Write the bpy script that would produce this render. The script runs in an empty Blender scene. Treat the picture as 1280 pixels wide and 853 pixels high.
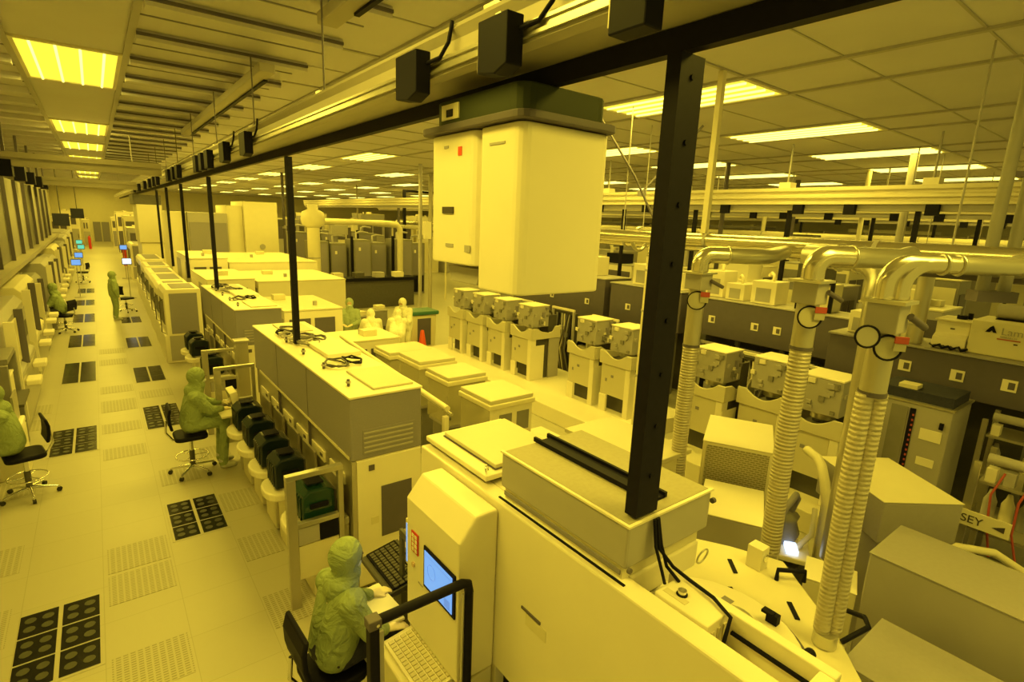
import bpy, math, random
from mathutils import Vector, Matrix
random.seed(11)
SC = bpy.context.scene
COL = SC.collection
PI = math.pi
R = math.radians

# ------------------------------------------------------------------ materials
MATS = {}
def mat(name, col, rough=0.5, metal=0.0, spec=0.5, noise=None, bump=None, alpha=None, trans=0.0, emit=None, estr=0.0):
    m = bpy.data.materials.new(name); m.use_nodes = True
    nt = m.node_tree; b = nt.nodes['Principled BSDF']
    b.inputs['Base Color'].default_value = (*col, 1)
    b.inputs['Roughness'].default_value = rough
    b.inputs['Metallic'].default_value = metal
    b.inputs['Specular IOR Level'].default_value = spec
    if alpha is not None: b.inputs['Alpha'].default_value = alpha
    if trans: b.inputs['Transmission Weight'].default_value = trans
    if emit:
        b.inputs['Emission Color'].default_value = (*emit, 1); b.inputs['Emission Strength'].default_value = estr
    if noise or bump:
        tc = nt.nodes.new('ShaderNodeTexCoord')
        n = nt.nodes.new('ShaderNodeTexNoise'); n.inputs['Scale'].default_value = (noise or bump)[0]; n.inputs['Detail'].default_value = 4
        nt.links.new(tc.outputs['Object'], n.inputs['Vector'])
        if noise:
            mx = nt.nodes.new('ShaderNodeMix'); mx.data_type = 'RGBA'
            d = 1 - noise[1]
            mx.inputs[6].default_value = (col[0]*d, col[1]*d, col[2]*d, 1)
            mx.inputs[7].default_value = (min(1, col[0]*(2-d)), min(1, col[1]*(2-d)), min(1, col[2]*(2-d)), 1)
            nt.links.new(n.outputs['Fac'], mx.inputs[0]); nt.links.new(mx.outputs[2], b.inputs['Base Color'])
        if bump:
            bp = nt.nodes.new('ShaderNodeBump'); bp.inputs['Strength'].default_value = bump[1]; bp.inputs['Distance'].default_value = 0.05
            n.inputs['Distortion'].default_value = 1.6
            nt.links.new(n.outputs['Fac'], bp.inputs['Height']); nt.links.new(bp.outputs['Normal'], b.inputs['Normal'])
    MATS[name] = m
    return m

mat('cream', (0.80, 0.75, 0.62), 0.42, noise=(3, .04))
mat('white', (0.60, 0.56, 0.44), 0.40, noise=(3, .03))
mat('ivory', (0.72, 0.67, 0.50), 0.45, noise=(4, .05))
mat('greige', (0.39, 0.37, 0.38), 0.5, noise=(5, .06))
mat('plain_cover', (0.33, 0.31, 0.32), 0.5, noise=(30, .06))
mat('brown', (0.25, 0.235, 0.30), 0.5, noise=(60, .10))
mat('dark_brown', (0.105, 0.092, 0.13), 0.55, noise=(8, .10))
mat('olive', (0.22, 0.21, 0.21), 0.5, noise=(9, .12))
mat('steel', (0.55, 0.53, 0.47), 0.30, metal=0.85, noise=(6, .08))
mat('brushed', (0.50, 0.47, 0.41), 0.36, metal=0.7, noise=(3, .10))
mat('alu', (0.62, 0.60, 0.54), 0.33, metal=0.9, noise=(12, .10))
mat('pipe_metal', (0.70, 0.66, 0.55), 0.22, metal=0.95, noise=(4, .06))
mat('chrome', (0.8, 0.8, 0.78), 0.12, metal=1.0)
mat('black', (0.008, 0.0075, 0.020), 0.55, spec=0.12)
mat('black_metal', (0.009, 0.008, 0.020), 0.55, spec=0.14, noise=(30, .3))
mat('rubber', (0.02, 0.018, 0.02), 0.7)
mat('navy', (0.022, 0.024, 0.06), 0.75, bump=(25, .3))
mat('dark_grey', (0.075, 0.07, 0.07), 0.5, noise=(14, .2))
mat('foup', (0.008, 0.016, 0.026), 0.28, spec=0.4)
mat('foup_green', (0.012, 0.050, 0.036), 0.25)
mat('lid_green', (0.05, 0.16, 0.12), 0.4)
mat('coverall_green', (0.27, 0.34, 0.17), 0.75, noise=(6, .10), bump=(15, 1.0))
mat('coverall_pale', (0.36, 0.44, 0.30), 0.75, noise=(6, .10), bump=(15, 1.0))
mat('coverall_white', (0.88, 0.86, 0.72), 0.7, noise=(6, .04), bump=(15, 1.0))
mat('skin', (0.62, 0.44, 0.30), 0.55)
mat('glove', (0.85, 0.74, 0.52), 0.5)
mat('mask_cloth', (0.60, 0.66, 0.60), 0.8)
mat('boot', (0.5, 0.5, 0.42), 0.7)
mat('red', (0.55, 0.03, 0.03), 0.45)
mat('orange_red', (0.75, 0.09, 0.03), 0.5)
mat('screen_blue', (0.05, 0.12, 0.3), 0.3, emit=(0.13, 0.30, 0.68), estr=1.0)
mat('screen_white', (0.3, 0.4, 0.5), 0.3, emit=(0.62, 0.75, 1.0), estr=1.2)
mat('screen_green', (0.05, 0.2, 0.15), 0.3, emit=(0.10, 0.55, 0.40), estr=0.9)
mat('screen_line', (0.08, 0.14, 0.3), 0.3, emit=(0.10, 0.24, 0.62), estr=0.8)
mat('led_red', (0.6, 0.02, 0.05), 0.3, emit=(1.0, 0.10, 0.16), estr=2.5)
mat('paper', (0.84, 0.80, 0.64), 0.8)
mat('key_cream', (0.62, 0.57, 0.42), 0.6)
mat('acrylic', (0.62, 0.58, 0.42), 0.15, alpha=0.42)
mat('gauge_face', (0.42, 0.40, 0.32), 0.5)
mat('label_dark', (0.06, 0.05, 0.06), 0.5)
mat('tag_red', (0.42, 0.07, 0.06), 0.6)
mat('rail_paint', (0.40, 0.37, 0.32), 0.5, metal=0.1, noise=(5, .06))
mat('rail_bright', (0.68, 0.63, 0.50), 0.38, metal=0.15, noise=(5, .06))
mat('glass_dark', (0.012, 0.012, 0.018), 0.16, spec=0.35)
mat('pad', (0.045, 0.045, 0.028), 0.5)

# hose: spiral ribbing drawn by a wave along Z plus bump
def hose_mat():
    m = mat('hose_foil', (0.60, 0.55, 0.46), 0.42, metal=0.45)
    nt = m.node_tree; b = nt.nodes['Principled BSDF']
    tc = nt.nodes.new('ShaderNodeTexCoord'); w = nt.nodes.new('ShaderNodeTexWave')
    w.bands_direction = 'Z'; w.inputs['Scale'].default_value = 11; w.inputs['Distortion'].default_value = 1.2; w.inputs['Detail Scale'].default_value = 6
    nt.links.new(tc.outputs['Object'], w.inputs['Vector'])
    bp = nt.nodes.new('ShaderNodeBump'); bp.inputs['Strength'].default_value = 0.6; bp.inputs['Distance'].default_value = 0.01
    nt.links.new(w.outputs['Fac'], bp.inputs['Height']); nt.links.new(bp.outputs['Normal'], b.inputs['Normal'])
hose_mat()

# perforated tile: rows of short slots
def perf_mat():
    m = mat('perforated', (0.6, 0.55, 0.4), 0.45)
    nt = m.node_tree; b = nt.nodes['Principled BSDF']
    tc = nt.nodes.new('ShaderNodeTexCoord'); br = nt.nodes.new('ShaderNodeTexBrick')
    br.offset = 0.0
    br.inputs['Scale'].default_value = 1.0
    br.inputs['Brick Width'].default_value = 0.052; br.inputs['Row Height'].default_value = 0.030
    br.inputs['Mortar Size'].default_value = 0.0085; br.inputs['Mortar Smooth'].default_value = 0.1
    br.inputs['Color1'].default_value = (0.25, 0.23, 0.18, 1); br.inputs['Color2'].default_value = (0.28, 0.26, 0.20, 1)
    br.inputs['Mortar'].default_value = (0.44, 0.415, 0.335, 1)
    nt.links.new(tc.outputs['Object'], br.inputs['Vector']); nt.links.new(br.outputs['Color'], b.inputs['Base Color'])
perf_mat()

def mesh_vent_mat():
    m = mat('vent_mesh', (0.4, 0.36, 0.27), 0.5)
    nt = m.node_tree; b = nt.nodes['Principled BSDF']
    tc = nt.nodes.new('ShaderNodeTexCoord'); br = nt.nodes.new('ShaderNodeTexBrick')
    mp = nt.nodes.new('ShaderNodeMapping'); mp.inputs['Rotation'].default_value = (R(90), 0, 0)
    br.inputs['Scale'].default_value = 1.0
    br.inputs['Brick Width'].default_value = 0.05; br.inputs['Row Height'].default_value = 0.022; br.inputs['Mortar Size'].default_value = 0.006
    br.inputs['Color1'].default_value = (0.20, 0.18, 0.13, 1); br.inputs['Color2'].default_value = (0.22, 0.20, 0.14, 1); br.inputs['Mortar'].default_value = (0.42, 0.38, 0.28, 1)
    nt.links.new(tc.outputs['Object'], mp.inputs['Vector']); nt.links.new(mp.outputs['Vector'], br.inputs['Vector']); nt.links.new(br.outputs['Color'], b.inputs['Base Color'])
mesh_vent_mat()

def floor_mat():
    m = mat('floor_tile', (0.66, 0.60, 0.44), 0.38)
    nt = m.node_tree; b = nt.nodes['Principled BSDF']
    tc = nt.nodes.new('ShaderNodeTexCoord'); br = nt.nodes.new('ShaderNodeTexBrick'); br.offset = 0.0
    br.inputs['Scale'].default_value = 1.0; br.inputs['Brick Width'].default_value = 0.625; br.inputs['Row Height'].default_value = 0.625
    br.inputs['Mortar Size'].default_value = 0.0035; br.inputs['Mortar Smooth'].default_value = 0.3
    br.inputs['Color1'].default_value = (0.45, 0.425, 0.35, 1); br.inputs['Color2'].default_value = (0.435, 0.41, 0.335, 1); br.inputs['Mortar'].default_value = (0.36, 0.335, 0.26, 1)
    mp = nt.nodes.new('ShaderNodeMapping'); mp.inputs['Location'].default_value = (0.30, 0.0, 0)
    nt.links.new(tc.outputs['Object'], mp.inputs['Vector']); nt.links.new(mp.outputs['Vector'], br.inputs['Vector']); nt.links.new(br.outputs['Color'], b.inputs['Base Color'])
floor_mat()

def ceil_mat():
    m = mat('ceiling_panel', (0.56, 0.52, 0.40), 0.7)
    nt = m.node_tree; b = nt.nodes['Principled BSDF']
    tc = nt.nodes.new('ShaderNodeTexCoord'); n = nt.nodes.new('ShaderNodeTexNoise'); n.inputs['Scale'].default_value = 1.3
    mx = nt.nodes.new('ShaderNodeMix'); mx.data_type = 'RGBA'
    mx.inputs[6].default_value = (0.54, 0.52, 0.58, 1); mx.inputs[7].default_value = (0.62, 0.595, 0.64, 1)
    nt.links.new(tc.outputs['Object'], n.inputs['Vector']); nt.links.new(n.outputs['Fac'], mx.inputs[0]); nt.links.new(mx.outputs[2], b.inputs['Base Color'])
ceil_mat()

LCOL = (1.0, 0.745, 0.068)
def emit_mat(name, col, s):
    m = bpy.data.materials.new(name); m.use_nodes = True
    nt = m.node_tree; nt.nodes.clear()
    e = nt.nodes.new('ShaderNodeEmission'); o = nt.nodes.new('ShaderNodeOutputMaterial')
    e.inputs['Color'].default_value = (*col, 1); e.inputs['Strength'].default_value = s
    nt.links.new(e.outputs[0], o.inputs[0]); MATS[name] = m
emit_mat('lamp_diffuser', (1.0, 0.80, 0.045), 1.15)
emit_mat('lamp_diffuser_dim', (1.0, 0.78, 0.04), 0.92)
emit_mat('lamp_tube', (1.0, 0.88, 0.16), 2.2)

# ------------------------------------------------------------------ mesh builder
class MB:
    def __init__(s): s.v = []; s.f = []; s.mi = []; s.sm = []; s.mats = []
    def add(s, vs, fs, m, smooth=False, M=None):
        if m not in s.mats: s.mats.append(m)
        k = s.mats.index(m); b = len(s.v)
        for p in vs:
            p = Vector(p)
            s.v.append(M @ p if M else p)
        for f in fs: s.f.append(tuple(b+i for i in f)); s.mi.append(k); s.sm.append(smooth)
        return s
    def box(s, x0, x1, y0, y1, z0, z1, m, M=None):
        if x0 > x1: x0, x1 = x1, x0
        if y0 > y1: y0, y1 = y1, y0
        if z0 > z1: z0, z1 = z1, z0
        vs = [(x0,y0,z0),(x1,y0,z0),(x1,y1,z0),(x0,y1,z0),(x0,y0,z1),(x1,y0,z1),(x1,y1,z1),(x0,y1,z1)]
        fs = [(0,3,2,1),(4,5,6,7),(0,1,5,4),(1,2,6,5),(2,3,7,6),(3,0,4,7)]
        return s.add(vs, fs, m, M=M)
    def obox(s, c, d, m, rz=0, rx=0, ry=0):
        M = Matrix.Translation(c) @ Matrix.Rotation(rz,4,'Z') @ Matrix.Rotation(ry,4,'Y') @ Matrix.Rotation(rx,4,'X')
        return s.box(-d[0]/2, d[0]/2, -d[1]/2, d[1]/2, -d[2]/2, d[2]/2, m, M)
    def cyl(s, p, q, r, m, r2=None, n=14, caps=True):
        p, q = Vector(p), Vector(q); r2 = r if r2 is None else r2
        d = (q-p).normalized(); a = d.orthogonal().normalized(); c = d.cross(a)
        vs = []
        for (o, rr) in ((p, r), (q, r2)):
            for i in range(n):
                t = 2*PI*i/n; vs.append(o + a*(math.cos(t)*rr) + c*(math.sin(t)*rr))
        fs = [(i, (i+1) % n, n+(i+1) % n, n+i) for i in range(n)]
        s.add(vs, fs, m, True)
        if caps:
            s.add(vs[:n], [tuple(range(n-1,-1,-1))], m); s.add(vs[n:], [tuple(range(n))], m)
        return s
    def tube(s, pts, r, m, n=8, close=False):
        pts = [Vector(p) for p in pts]; k = len(pts)
        rs = r if isinstance(r, (list, tuple)) else [r]*k
        vs = []; up = None
        for i, p in enumerate(pts):
            if close: t = (pts[(i+1) % k]-pts[i-1]).normalized()
            else: t = (pts[min(i+1,k-1)]-pts[max(i-1,0)]).normalized()
            if up is None: up = t.orthogonal().normalized()
            up = (up - t*up.dot(t))
            up = up.normalized() if up.length > 1e-6 else t.orthogonal().normalized()
            c = t.cross(up)
            for j in range(n):
                a = 2*PI*j/n; vs.append(p + up*(math.cos(a)*rs[i]) + c*(math.sin(a)*rs[i]))
        fs = []
        for i in range(k if close else k-1):
            i2 = (i+1) % k
            for j in range(n): fs.append((i*n+j, i*n+(j+1) % n, i2*n+(j+1) % n, i2*n+j))
        s.add(vs, fs, m, True)
        if not close:
            s.add(vs[:n], [tuple(range(n-1,-1,-1))], m); s.add(vs[-n:], [tuple(range(n))], m)
        return s
    def lathe(s, c, prof, m, n=20):
        c = Vector(c); vs = []
        for (r, z) in prof:
            for j in range(n):
                a = 2*PI*j/n; vs.append(c + Vector((r*math.cos(a), r*math.sin(a), z)))
        fs = []
        for i in range(len(prof)-1):
            for j in range(n): fs.append((i*n+j, i*n+(j+1) % n, (i+1)*n+(j+1) % n, (i+1)*n+j))
        s.add(vs, fs, m, True)
        if prof[0][0] > 1e-4: s.add(vs[:n], [tuple(range(n-1,-1,-1))], m)
        if prof[-1][0] > 1e-4: s.add(vs[-n:], [tuple(range(n))], m)
        return s
    def prism(s, poly, plane, a, b, m, M=None):
        def P(u, w, t):
            return {'xz': (u, t, w), 'yz': (t, u, w), 'xy': (u, w, t)}[plane]
        n = len(poly)
        vs = [P(u, w, a) for u, w in poly] + [P(u, w, b) for u, w in poly]
        fs = [tuple(range(n-1,-1,-1)), tuple(range(n, 2*n))] + [(i, (i+1) % n, n+(i+1) % n, n+i) for i in range(n)]
        return s.add(vs, fs, m, M=M)
    def ball(s, c, r, m, n=12):
        c = Vector(c); r = r if isinstance(r, (tuple, list)) else (r, r, r)
        vs = []; k = n//2
        for i in range(k+1):
            t = PI*i/k
            for j in range(n):
                a = 2*PI*j/n; vs.append(c + Vector((r[0]*math.sin(t)*math.cos(a), r[1]*math.sin(t)*math.sin(a), r[2]*math.cos(t))))
        fs = [(i*n+j, (i+1)*n+j, (i+1)*n+(j+1) % n, i*n+(j+1) % n) for i in range(k) for j in range(n)]
        return s.add(vs, fs, m, True)
    def ring(s, c, ax, Rr, r, m, n=24, k=6):
        ax = Vector(ax).normalized(); a = ax.orthogonal().normalized(); b = ax.cross(a); c = Vector(c)
        return s.tube([c + a*(Rr*math.cos(2*PI*i/n)) + b*(Rr*math.sin(2*PI*i/n)) for i in range(n)], r, m, k, True)

ORG = {}
def obj(name, mb, parent=None, bevel=0.0, kind=None, label=None):
    me = bpy.data.meshes.new(name)
    off = ORG.get(parent.name, Vector((0,0,0))) if parent else Vector((0,0,0))
    me.from_pydata([tuple(v-off) for v in mb.v], [], mb.f)
    for m in mb.mats: me.materials.append(MATS[m])
    me.polygons.foreach_set('material_index', mb.mi); me.polygons.foreach_set('use_smooth', mb.sm)
    me.update()
    o = bpy.data.objects.new(name, me); COL.objects.link(o)
    if parent:
        o.parent = parent; ORG[o.name] = off
    if bevel:
        b = o.modifiers.new('Bevel', 'BEVEL'); b.width = bevel; b.segments = 2; b.limit_method = 'ANGLE'; b.angle_limit = R(50)
    if kind: o['kind'] = kind
    if label: o['label'] = label
    return o
def thing(name, label, cat, loc=(0,0,0), rz=0, group=None, local=False):
    o = bpy.data.objects.new(name, None); COL.objects.link(o)
    o.location = loc; o.rotation_euler = (0,0,rz); o.empty_display_size = 0.1
    o['label'] = label; o['category'] = cat
    if group: o['group'] = group
    ORG[o.name] = Vector((0,0,0)) if local else Vector(loc)
    return o
def single(name, mb, label, cat, group=None, bevel=0.0):
    o = obj(name, mb, None, bevel); o['label'] = label; o['category'] = cat
    if group: o['group'] = group
    c = sum(mb.v, Vector((0,0,0)))/len(mb.v)
    for v in o.data.vertices: v.co -= c
    o.location = c
    return o
def struct(name, mb, bevel=0.0): return obj(name, mb, None, bevel, 'structure')
def dup(root, loc, rz=0, label=None, group=None, z=None):
    def cp(o, par):
        c = o.copy(); COL.objects.link(c)
        if par: c.parent = par
        for ch in list(o.children): cp(ch, c)
        return c
    r = cp(root, None); r.location = loc; r.rotation_euler = (0,0,rz)
    if label: r['label'] = label
    if group: r['group'] = group
    return r
ORD = ['first','second','third','fourth','fifth','sixth','seventh','eighth','ninth','tenth','eleventh','twelfth','thirteenth','fourteenth','fifteenth','sixteenth']
B = MB

# ------------------------------------------------------------------ camera
cam_d = bpy.data.cameras.new('camera'); cam = bpy.data.objects.new('camera', cam_d); COL.objects.link(cam)
f, pitch, yaw, roll, H = 669.5, R(12.446), R(37.72), R(2.333), 3.8
cam_d.sensor_width = 36; cam_d.lens = 36*f/1280; cam_d.clip_start = 0.05; cam_d.clip_end = 300
fh = Vector((math.sin(yaw), math.cos(yaw), 0)); r0 = Vector((math.cos(yaw), -math.sin(yaw), 0)); zz = Vector((0,0,1))
F = fh*math.cos(pitch) - zz*math.sin(pitch); U0 = fh*math.sin(pitch) + zz*math.cos(pitch)
rr = r0*math.cos(roll) + U0*math.sin(roll); U = -r0*math.sin(roll) + U0*math.cos(roll)
Mx = Matrix((rr, U, -F)).transposed().to_4x4(); Mx.translation = (0,0,H)
cam.matrix_world = Mx; SC.camera = cam

SC.view_settings.view_transform = 'Standard'; SC.view_settings.look = 'None'
SC.view_settings.gamma = 1.0; SC.view_settings.use_curve_mapping = False
SC.view_settings.exposure = 0.36
w = bpy.data.worlds.new('World'); SC.world = w; w.use_nodes = True
w.node_tree.nodes['Background'].inputs[0].default_value = (1.0, 0.775, 0.085, 1)
w.node_tree.nodes['Background'].inputs[1].default_value = 0.42  # yellow ambient fill, added; it enters through the open side behind the camera

# ------------------------------------------------------------------ room shell
ZC = 5.7
struct('floor', B().box(-3.5, 46, -2, 75, -0.1, 0, 'floor_tile'))
struct('ceiling', B().box(-3.5, 46, -2, 75, ZC, ZC+0.1, 'ceiling_panel'))
struct('wall_left', B().box(-3.6, -3.5, -2, 75, 0, ZC, 'ivory'))
struct('wall_far', B().box(-3.6, 46, 75, 75.1, 0, ZC, 'ivory'))
struct('wall_right', B().box(46, 46.1, -2, 75, 0, ZC, 'ivory'))
STRIPS = [-0.055, 3.55, 7.2, 10.85, 14.45, 18.05, 21.65, 25.25]
g = B()
for sx in STRIPS:
    for e in (-0.58, 0.58): g.box(sx+e-0.035, sx+e+0.035, -1.5, 74, ZC-0.030, ZC-0.0005, 'greige')
struct('trim_1', g)
g = B()
for yy in [4.05, 6.65, 8.85, 11.55, 16.0, 18.7, 21.8, 24.5, 27.8, 30.5, 34, 40, 46, 52]:
    g.box(2.4, 45, yy-0.025, yy+0.025, ZC-0.018, ZC-0.0005, 'greige')
for yy in [1.7, 2.9, 5.3, 7.7, 10.2, 12.8, 14.2, 20, 23, 26]:
    g.box(2.4, 45, yy-0.012, yy+0.012, ZC-0.010, ZC-0.0005, 'greige')
struct('trim_2', g)
# cross runners of the bay ceiling beside the corridor lights
g = B()
y = 3.9
while y < 60:
    g.box(0.56, 2.38, y-0.09, y+0.09, ZC-0.10, ZC-0.001, 'ceiling_panel'); g.box(0.56, 2.38, y-0.115, y-0.088, ZC-0.06, ZC-0.03, 'dark_brown')
    g.box(-3.4, -0.67, y-0.09, y+0.09, ZC-0.10, ZC-0.001, 'ceiling_panel')
    y += 1.27
struct('trim_3', g)
g = B()
for yy in [k*1.27+4.5 for k in range(40)]:
    g.box(0.56, 2.38, yy-0.012, yy+0.012, ZC-0.012, ZC-0.0005, 'brown'); g.box(-3.4, -0.67, yy-0.012, yy+0.012, ZC-0.012, ZC-0.0005, 'brown')
struct('trim_4', g)

# ------------------------------------------------------------------ lights
def make_light():
    t = thing('ceiling_light', '', 'light', (0,0,ZC), 0, 'recessed yellow ceiling lights', local=True)
    fr = B()
    for a, b_, c, d in ((-.56,.56,-1.30,-1.24),(-.56,.56,1.24,1.30),(-.56,-.50,-1.24,1.24),(.50,.56,-1.24,1.24)):
        fr.box(a, b_, c, d, -0.028, -0.002, 'ivory')
    obj('frame', fr, t)
    obj('diffuser', B().box(-.498, .498, -1.238, 1.238, -0.014, -0.004, 'lamp_diffuser'), t)
    for k in range(4):
        x = -0.36+0.24*k
        obj('tube', B().cyl((x,-1.2,-0.030), (x,1.2,-0.030), 0.016, 'lamp_tube', n=8), t)
    return t
L0 = make_light(); LD = None
LAMP_D = {}
for nm, pw in (('bright', 106.0), ('dim', 56.0)):
    d = bpy.data.lights.new('fixture_lamp_'+nm, 'AREA'); d.shape = 'RECTANGLE'; d.size = 0.98; d.size_y = 2.4
    d.color = LCOL; d.energy = pw; LAMP_D[nm] = d
first = True
rows_c = [2.9, 10.25, 17.9, 23.2, 29.0, 35, 41, 47, 53, 59, 65, 71]
rows_r = [-.3, 5.35, 10.2, 17.3, 23.1, 29.1, 35, 41, 48, 55, 62]
names_strip = ['over the long corridor','added over the cabinets beside the corridor','over the middle aisle','beyond the middle aisle','over the exhaust pipes','over the far bay','over the last bay but one','over the last bay']  # second strip is assumed, its lights added to brighten the bay
for si, sx in enumerate(STRIPS):
    for k, yy in enumerate(rows_c if si == 0 else rows_r):
        if si > 1 and yy < 0: continue
        lab = 'yellow rectangular ceiling light %s, %s from the camera end' % (names_strip[si], ORD[k])
        dim = si >= 3
        if first: o = L0; o.location = (sx, yy, ZC-0.0); first = False; o['label'] = lab
        elif not dim: o = dup(L0, (sx, yy, ZC), 0, lab)
        else:
            if LD is None:
                LD = dup(L0, (sx, yy, ZC), 0, lab)
                for ch in LD.children:
                    if ch.name.startswith('diffuser'): ch.data = ch.data.copy(); ch.data.materials[0] = MATS['lamp_diffuser_dim']
            else: dup(LD, (sx, yy, ZC), 0, lab)
        lo = bpy.data.objects.new('fixture_lamp', LAMP_D['dim' if dim else 'bright']); COL.objects.link(lo); lo.location = (sx, yy, ZC-0.055)

# ------------------------------------------------------------------ overhead rail over the bay edge
def rail_assembly(x0, x1, y0, y1, zb, label, group=None, dark=True):
    t = thing('overhead_rail', label, 'rail', (x1, y0, zb), 0, group)
    w_ = x1-x0
    if dark: obj('track', B().box(x1-0.035, x1+0.02, y0, y1, zb-0.01, zb+0.085, 'black_metal'), t, label='black lower track bar')
    prof = [(x1-0.01, zb+0.09), (x1-0.01, zb+0.16), (x1-0.05, zb+0.16), (x1-0.05, zb+0.20), (x1-0.01, zb+0.20), (x1-0.01, zb+0.27),
            (x0+0.02, zb+0.29), (x0, zb+0.26), (x0+0.03, zb+0.22), (x0+0.03, zb+0.16), (x0, zb+0.15), (x0, zb+0.06), (x0+0.06, zb+0.05), (x0+0.06, zb+0.09)]
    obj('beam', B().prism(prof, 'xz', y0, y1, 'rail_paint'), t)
    obj('side_channel', B().prism([(x0-0.004,zb+0.075),(x0-0.004,zb+0.135),(x0-0.02,zb+0.135),(x0-0.02,zb+0.12),(x0-0.008,zb+0.12),(x0-0.008,zb+0.09),(x0-0.02,zb+0.09),(x0-0.02,zb+0.075)], 'xz', y0, y1, 'alu'), t)
    return t
rail_assembly(1.56, 1.95, 0.2, 60, 4.50, 'long cream overhead transport rail with a black track above the bay edge')
# threaded rods
rod = None
for k in range(9):
    yy = 2.35 + 2.54*k
    mb = B().cyl((1.66, yy, 4.79), (1.66, yy, ZC-0.10), 0.008, 'dark_brown', n=6).box(1.60, 1.71, yy-0.05, yy+0.05, 4.795, 4.82, 'alu')
    single('hanger_rod', mb, 'thin threaded rod hanging the overhead rail, %s from the camera' % ORD[k], 'rod', 'rods above the overhead rail')
# sensor boxes
def sensor(x, y, z, wy, h, lab, group='black boxes along the overhead rail', cable=True, dx=0.09):
    t = thing('rail_sensor', lab, 'sensor', (x, y, z), 0, group)
    obj('housing', B().prism([(y-wy/2, z), (y+wy/2, z), (y+wy/2, z+h), (y-wy/2, z+h)] if not cable else [(y-wy/2, z+0.03), (y-wy*0.1, z), (y+wy/2, z+0.02), (y+wy/2, z+h), (y-wy/2, z+h)], 'yz', x-dx, x, 'black'), t, 0.006)
    obj('side_plate', B().box(x-dx+0.01, x-0.005, y+wy/2+0.001, y+wy/2+0.012, z+0.03, z+h-0.02, 'ivory'), t)
    if cable:
        obj('bracket', B().box(x-0.06, x+0.012, y-0.02, y+0.02, z+h+0.001, z+h+0.02, 'alu'), t)
        obj('cable', B().tube([(x-0.02, y-wy/2, z+h*0.75), (x-0.0, y-wy/2-0.10, z+h*0.8), (x+0.01, y-wy/2-0.17, z+h*1.05), (x+0.02, y-wy/2-0.19, z+h*1.45)], 0.011, 'black', 6), t)
    return t
sensor(1.535, 2.93, 4.44, 0.25, 0.245, 'black sensor box just before the flying carrier, with a curved cable')
sensor(1.535, 2.10, 4.43, 0.22, 0.235, 'big black sensor box with a pale side above the carrier head')
sensor(1.535, 1.33, 4.43, 0.16, 0.22, 'black pointed sensor box at the top edge, above the thick post', cable=False)
sy = [(7.15,.30),(8.45,.32),(9.75,.30),(10.35,.26),(10.95,.30),(13.6,.4),(14.4,.35),(15.4,.45),(18.3,.35),(19.5,.4),(21,.4),(23,.5),(26,.5),(29,.6)]
for k, (yy, ww) in enumerate(sy):
    sensor(1.535, yy, 4.43, ww, 0.27, 'black sensor box on the rail beyond the carrier, %s along the row' % ORD[k], cable=k < 2)
# posts carrying the rail
def post(y, zb, ww, d, lab):
    t = thing('rail_post', lab, 'post', (1.97, y, zb), 0, 'black rail posts')
    obj('channel', B().prism([(1.97-ww/2, y-d/2), (1.97+ww/2, y-d/2), (1.97+ww/2, y+d/2), (1.97+ww/2-0.012, y+d/2), (1.97+ww/2-0.012, y-d/2+0.012), (1.97-ww/2+0.012, y-d/2+0.012), (1.97-ww/2+0.012, y+d/2), (1.97-ww/2, y+d/2)], 'xy', zb, 4.485, 'black_metal'), t)
    obj('foot', B().box(1.97-ww/2+0.013, 1.97+ww/2-0.013, y-d/2+0.013, y+d/2, zb+0.0005, zb+0.02, 'black_metal'), t)
    for k in range(8):
        z = zb+0.2+k*(4.2-zb)/7
        obj('bolt', B().cyl((1.97, y-d/2-0.008, z), (1.97, y-d/2, z), 0.012, 'black', n=8), t)
    return t
post(1.47, 2.458, 0.155, 0.07, 'thick black rail post standing on the louvred tool cover')
post(7.20, 2.128, 0.075, 0.07, 'black rail post standing among cables on the nearer brown cabinet')
post(13.10, 2.128, 0.075, 0.07, 'black rail post standing on the second brown cabinet')
post(17.7, 1.90, 0.075, 0.07, 'black rail post standing behind the row of cream tool units, first of three')
post(21.5, 1.90, 0.075, 0.07, 'black rail post standing behind the row of cream tool units, second of three')
post(25.0, 1.90, 0.075, 0.07, 'black rail post standing behind the row of cream tool units, third of three')
# hanging trunking under the bay ceiling
for k, (y0, y1) in enumerate(((7.3, 14.6), (2.0, 5.2))):
    t = thing('cable_trunking', ['long ceiling trunking of two lengths running above the overhead rail','short ceiling trunking end at the top edge, above the overhead rail'][k], 'trunking', (1.8, y0, 5.36))
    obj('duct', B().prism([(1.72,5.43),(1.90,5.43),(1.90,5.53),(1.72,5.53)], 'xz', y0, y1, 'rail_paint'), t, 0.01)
    obj('slot', B().box(1.86, 1.905, y0+0.4, y1-0.5, 5.405, 5.4295, 'black'), t)
    for yy in (y0+0.3, y1-0.3): obj('hanger', B().cyl((1.8,yy,5.531), (1.8,yy,ZC-0.10), 0.012, 'greige', n=6), t)
# crossing rails over the corridor
for k, yy in enumerate((17.2, 27.5)):
    t = thing('cross_rail', ['pale rail crossing above the corridor, nearer of two','pale rail crossing above the corridor, farther of two'][k], 'rail', (0, yy, 4.8))
    z0 = 4.62 if k == 0 else 4.50
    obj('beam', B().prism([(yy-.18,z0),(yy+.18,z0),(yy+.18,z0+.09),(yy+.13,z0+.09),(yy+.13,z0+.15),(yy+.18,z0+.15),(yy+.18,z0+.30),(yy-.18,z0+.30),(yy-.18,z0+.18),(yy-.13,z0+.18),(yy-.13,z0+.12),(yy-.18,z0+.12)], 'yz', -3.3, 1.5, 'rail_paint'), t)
    for xx in (-2.0, 0.9): obj('hanger', B().cyl((xx,yy,z0+.301), (xx,yy,ZC-.14), .012, 'greige', n=6), t)

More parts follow.
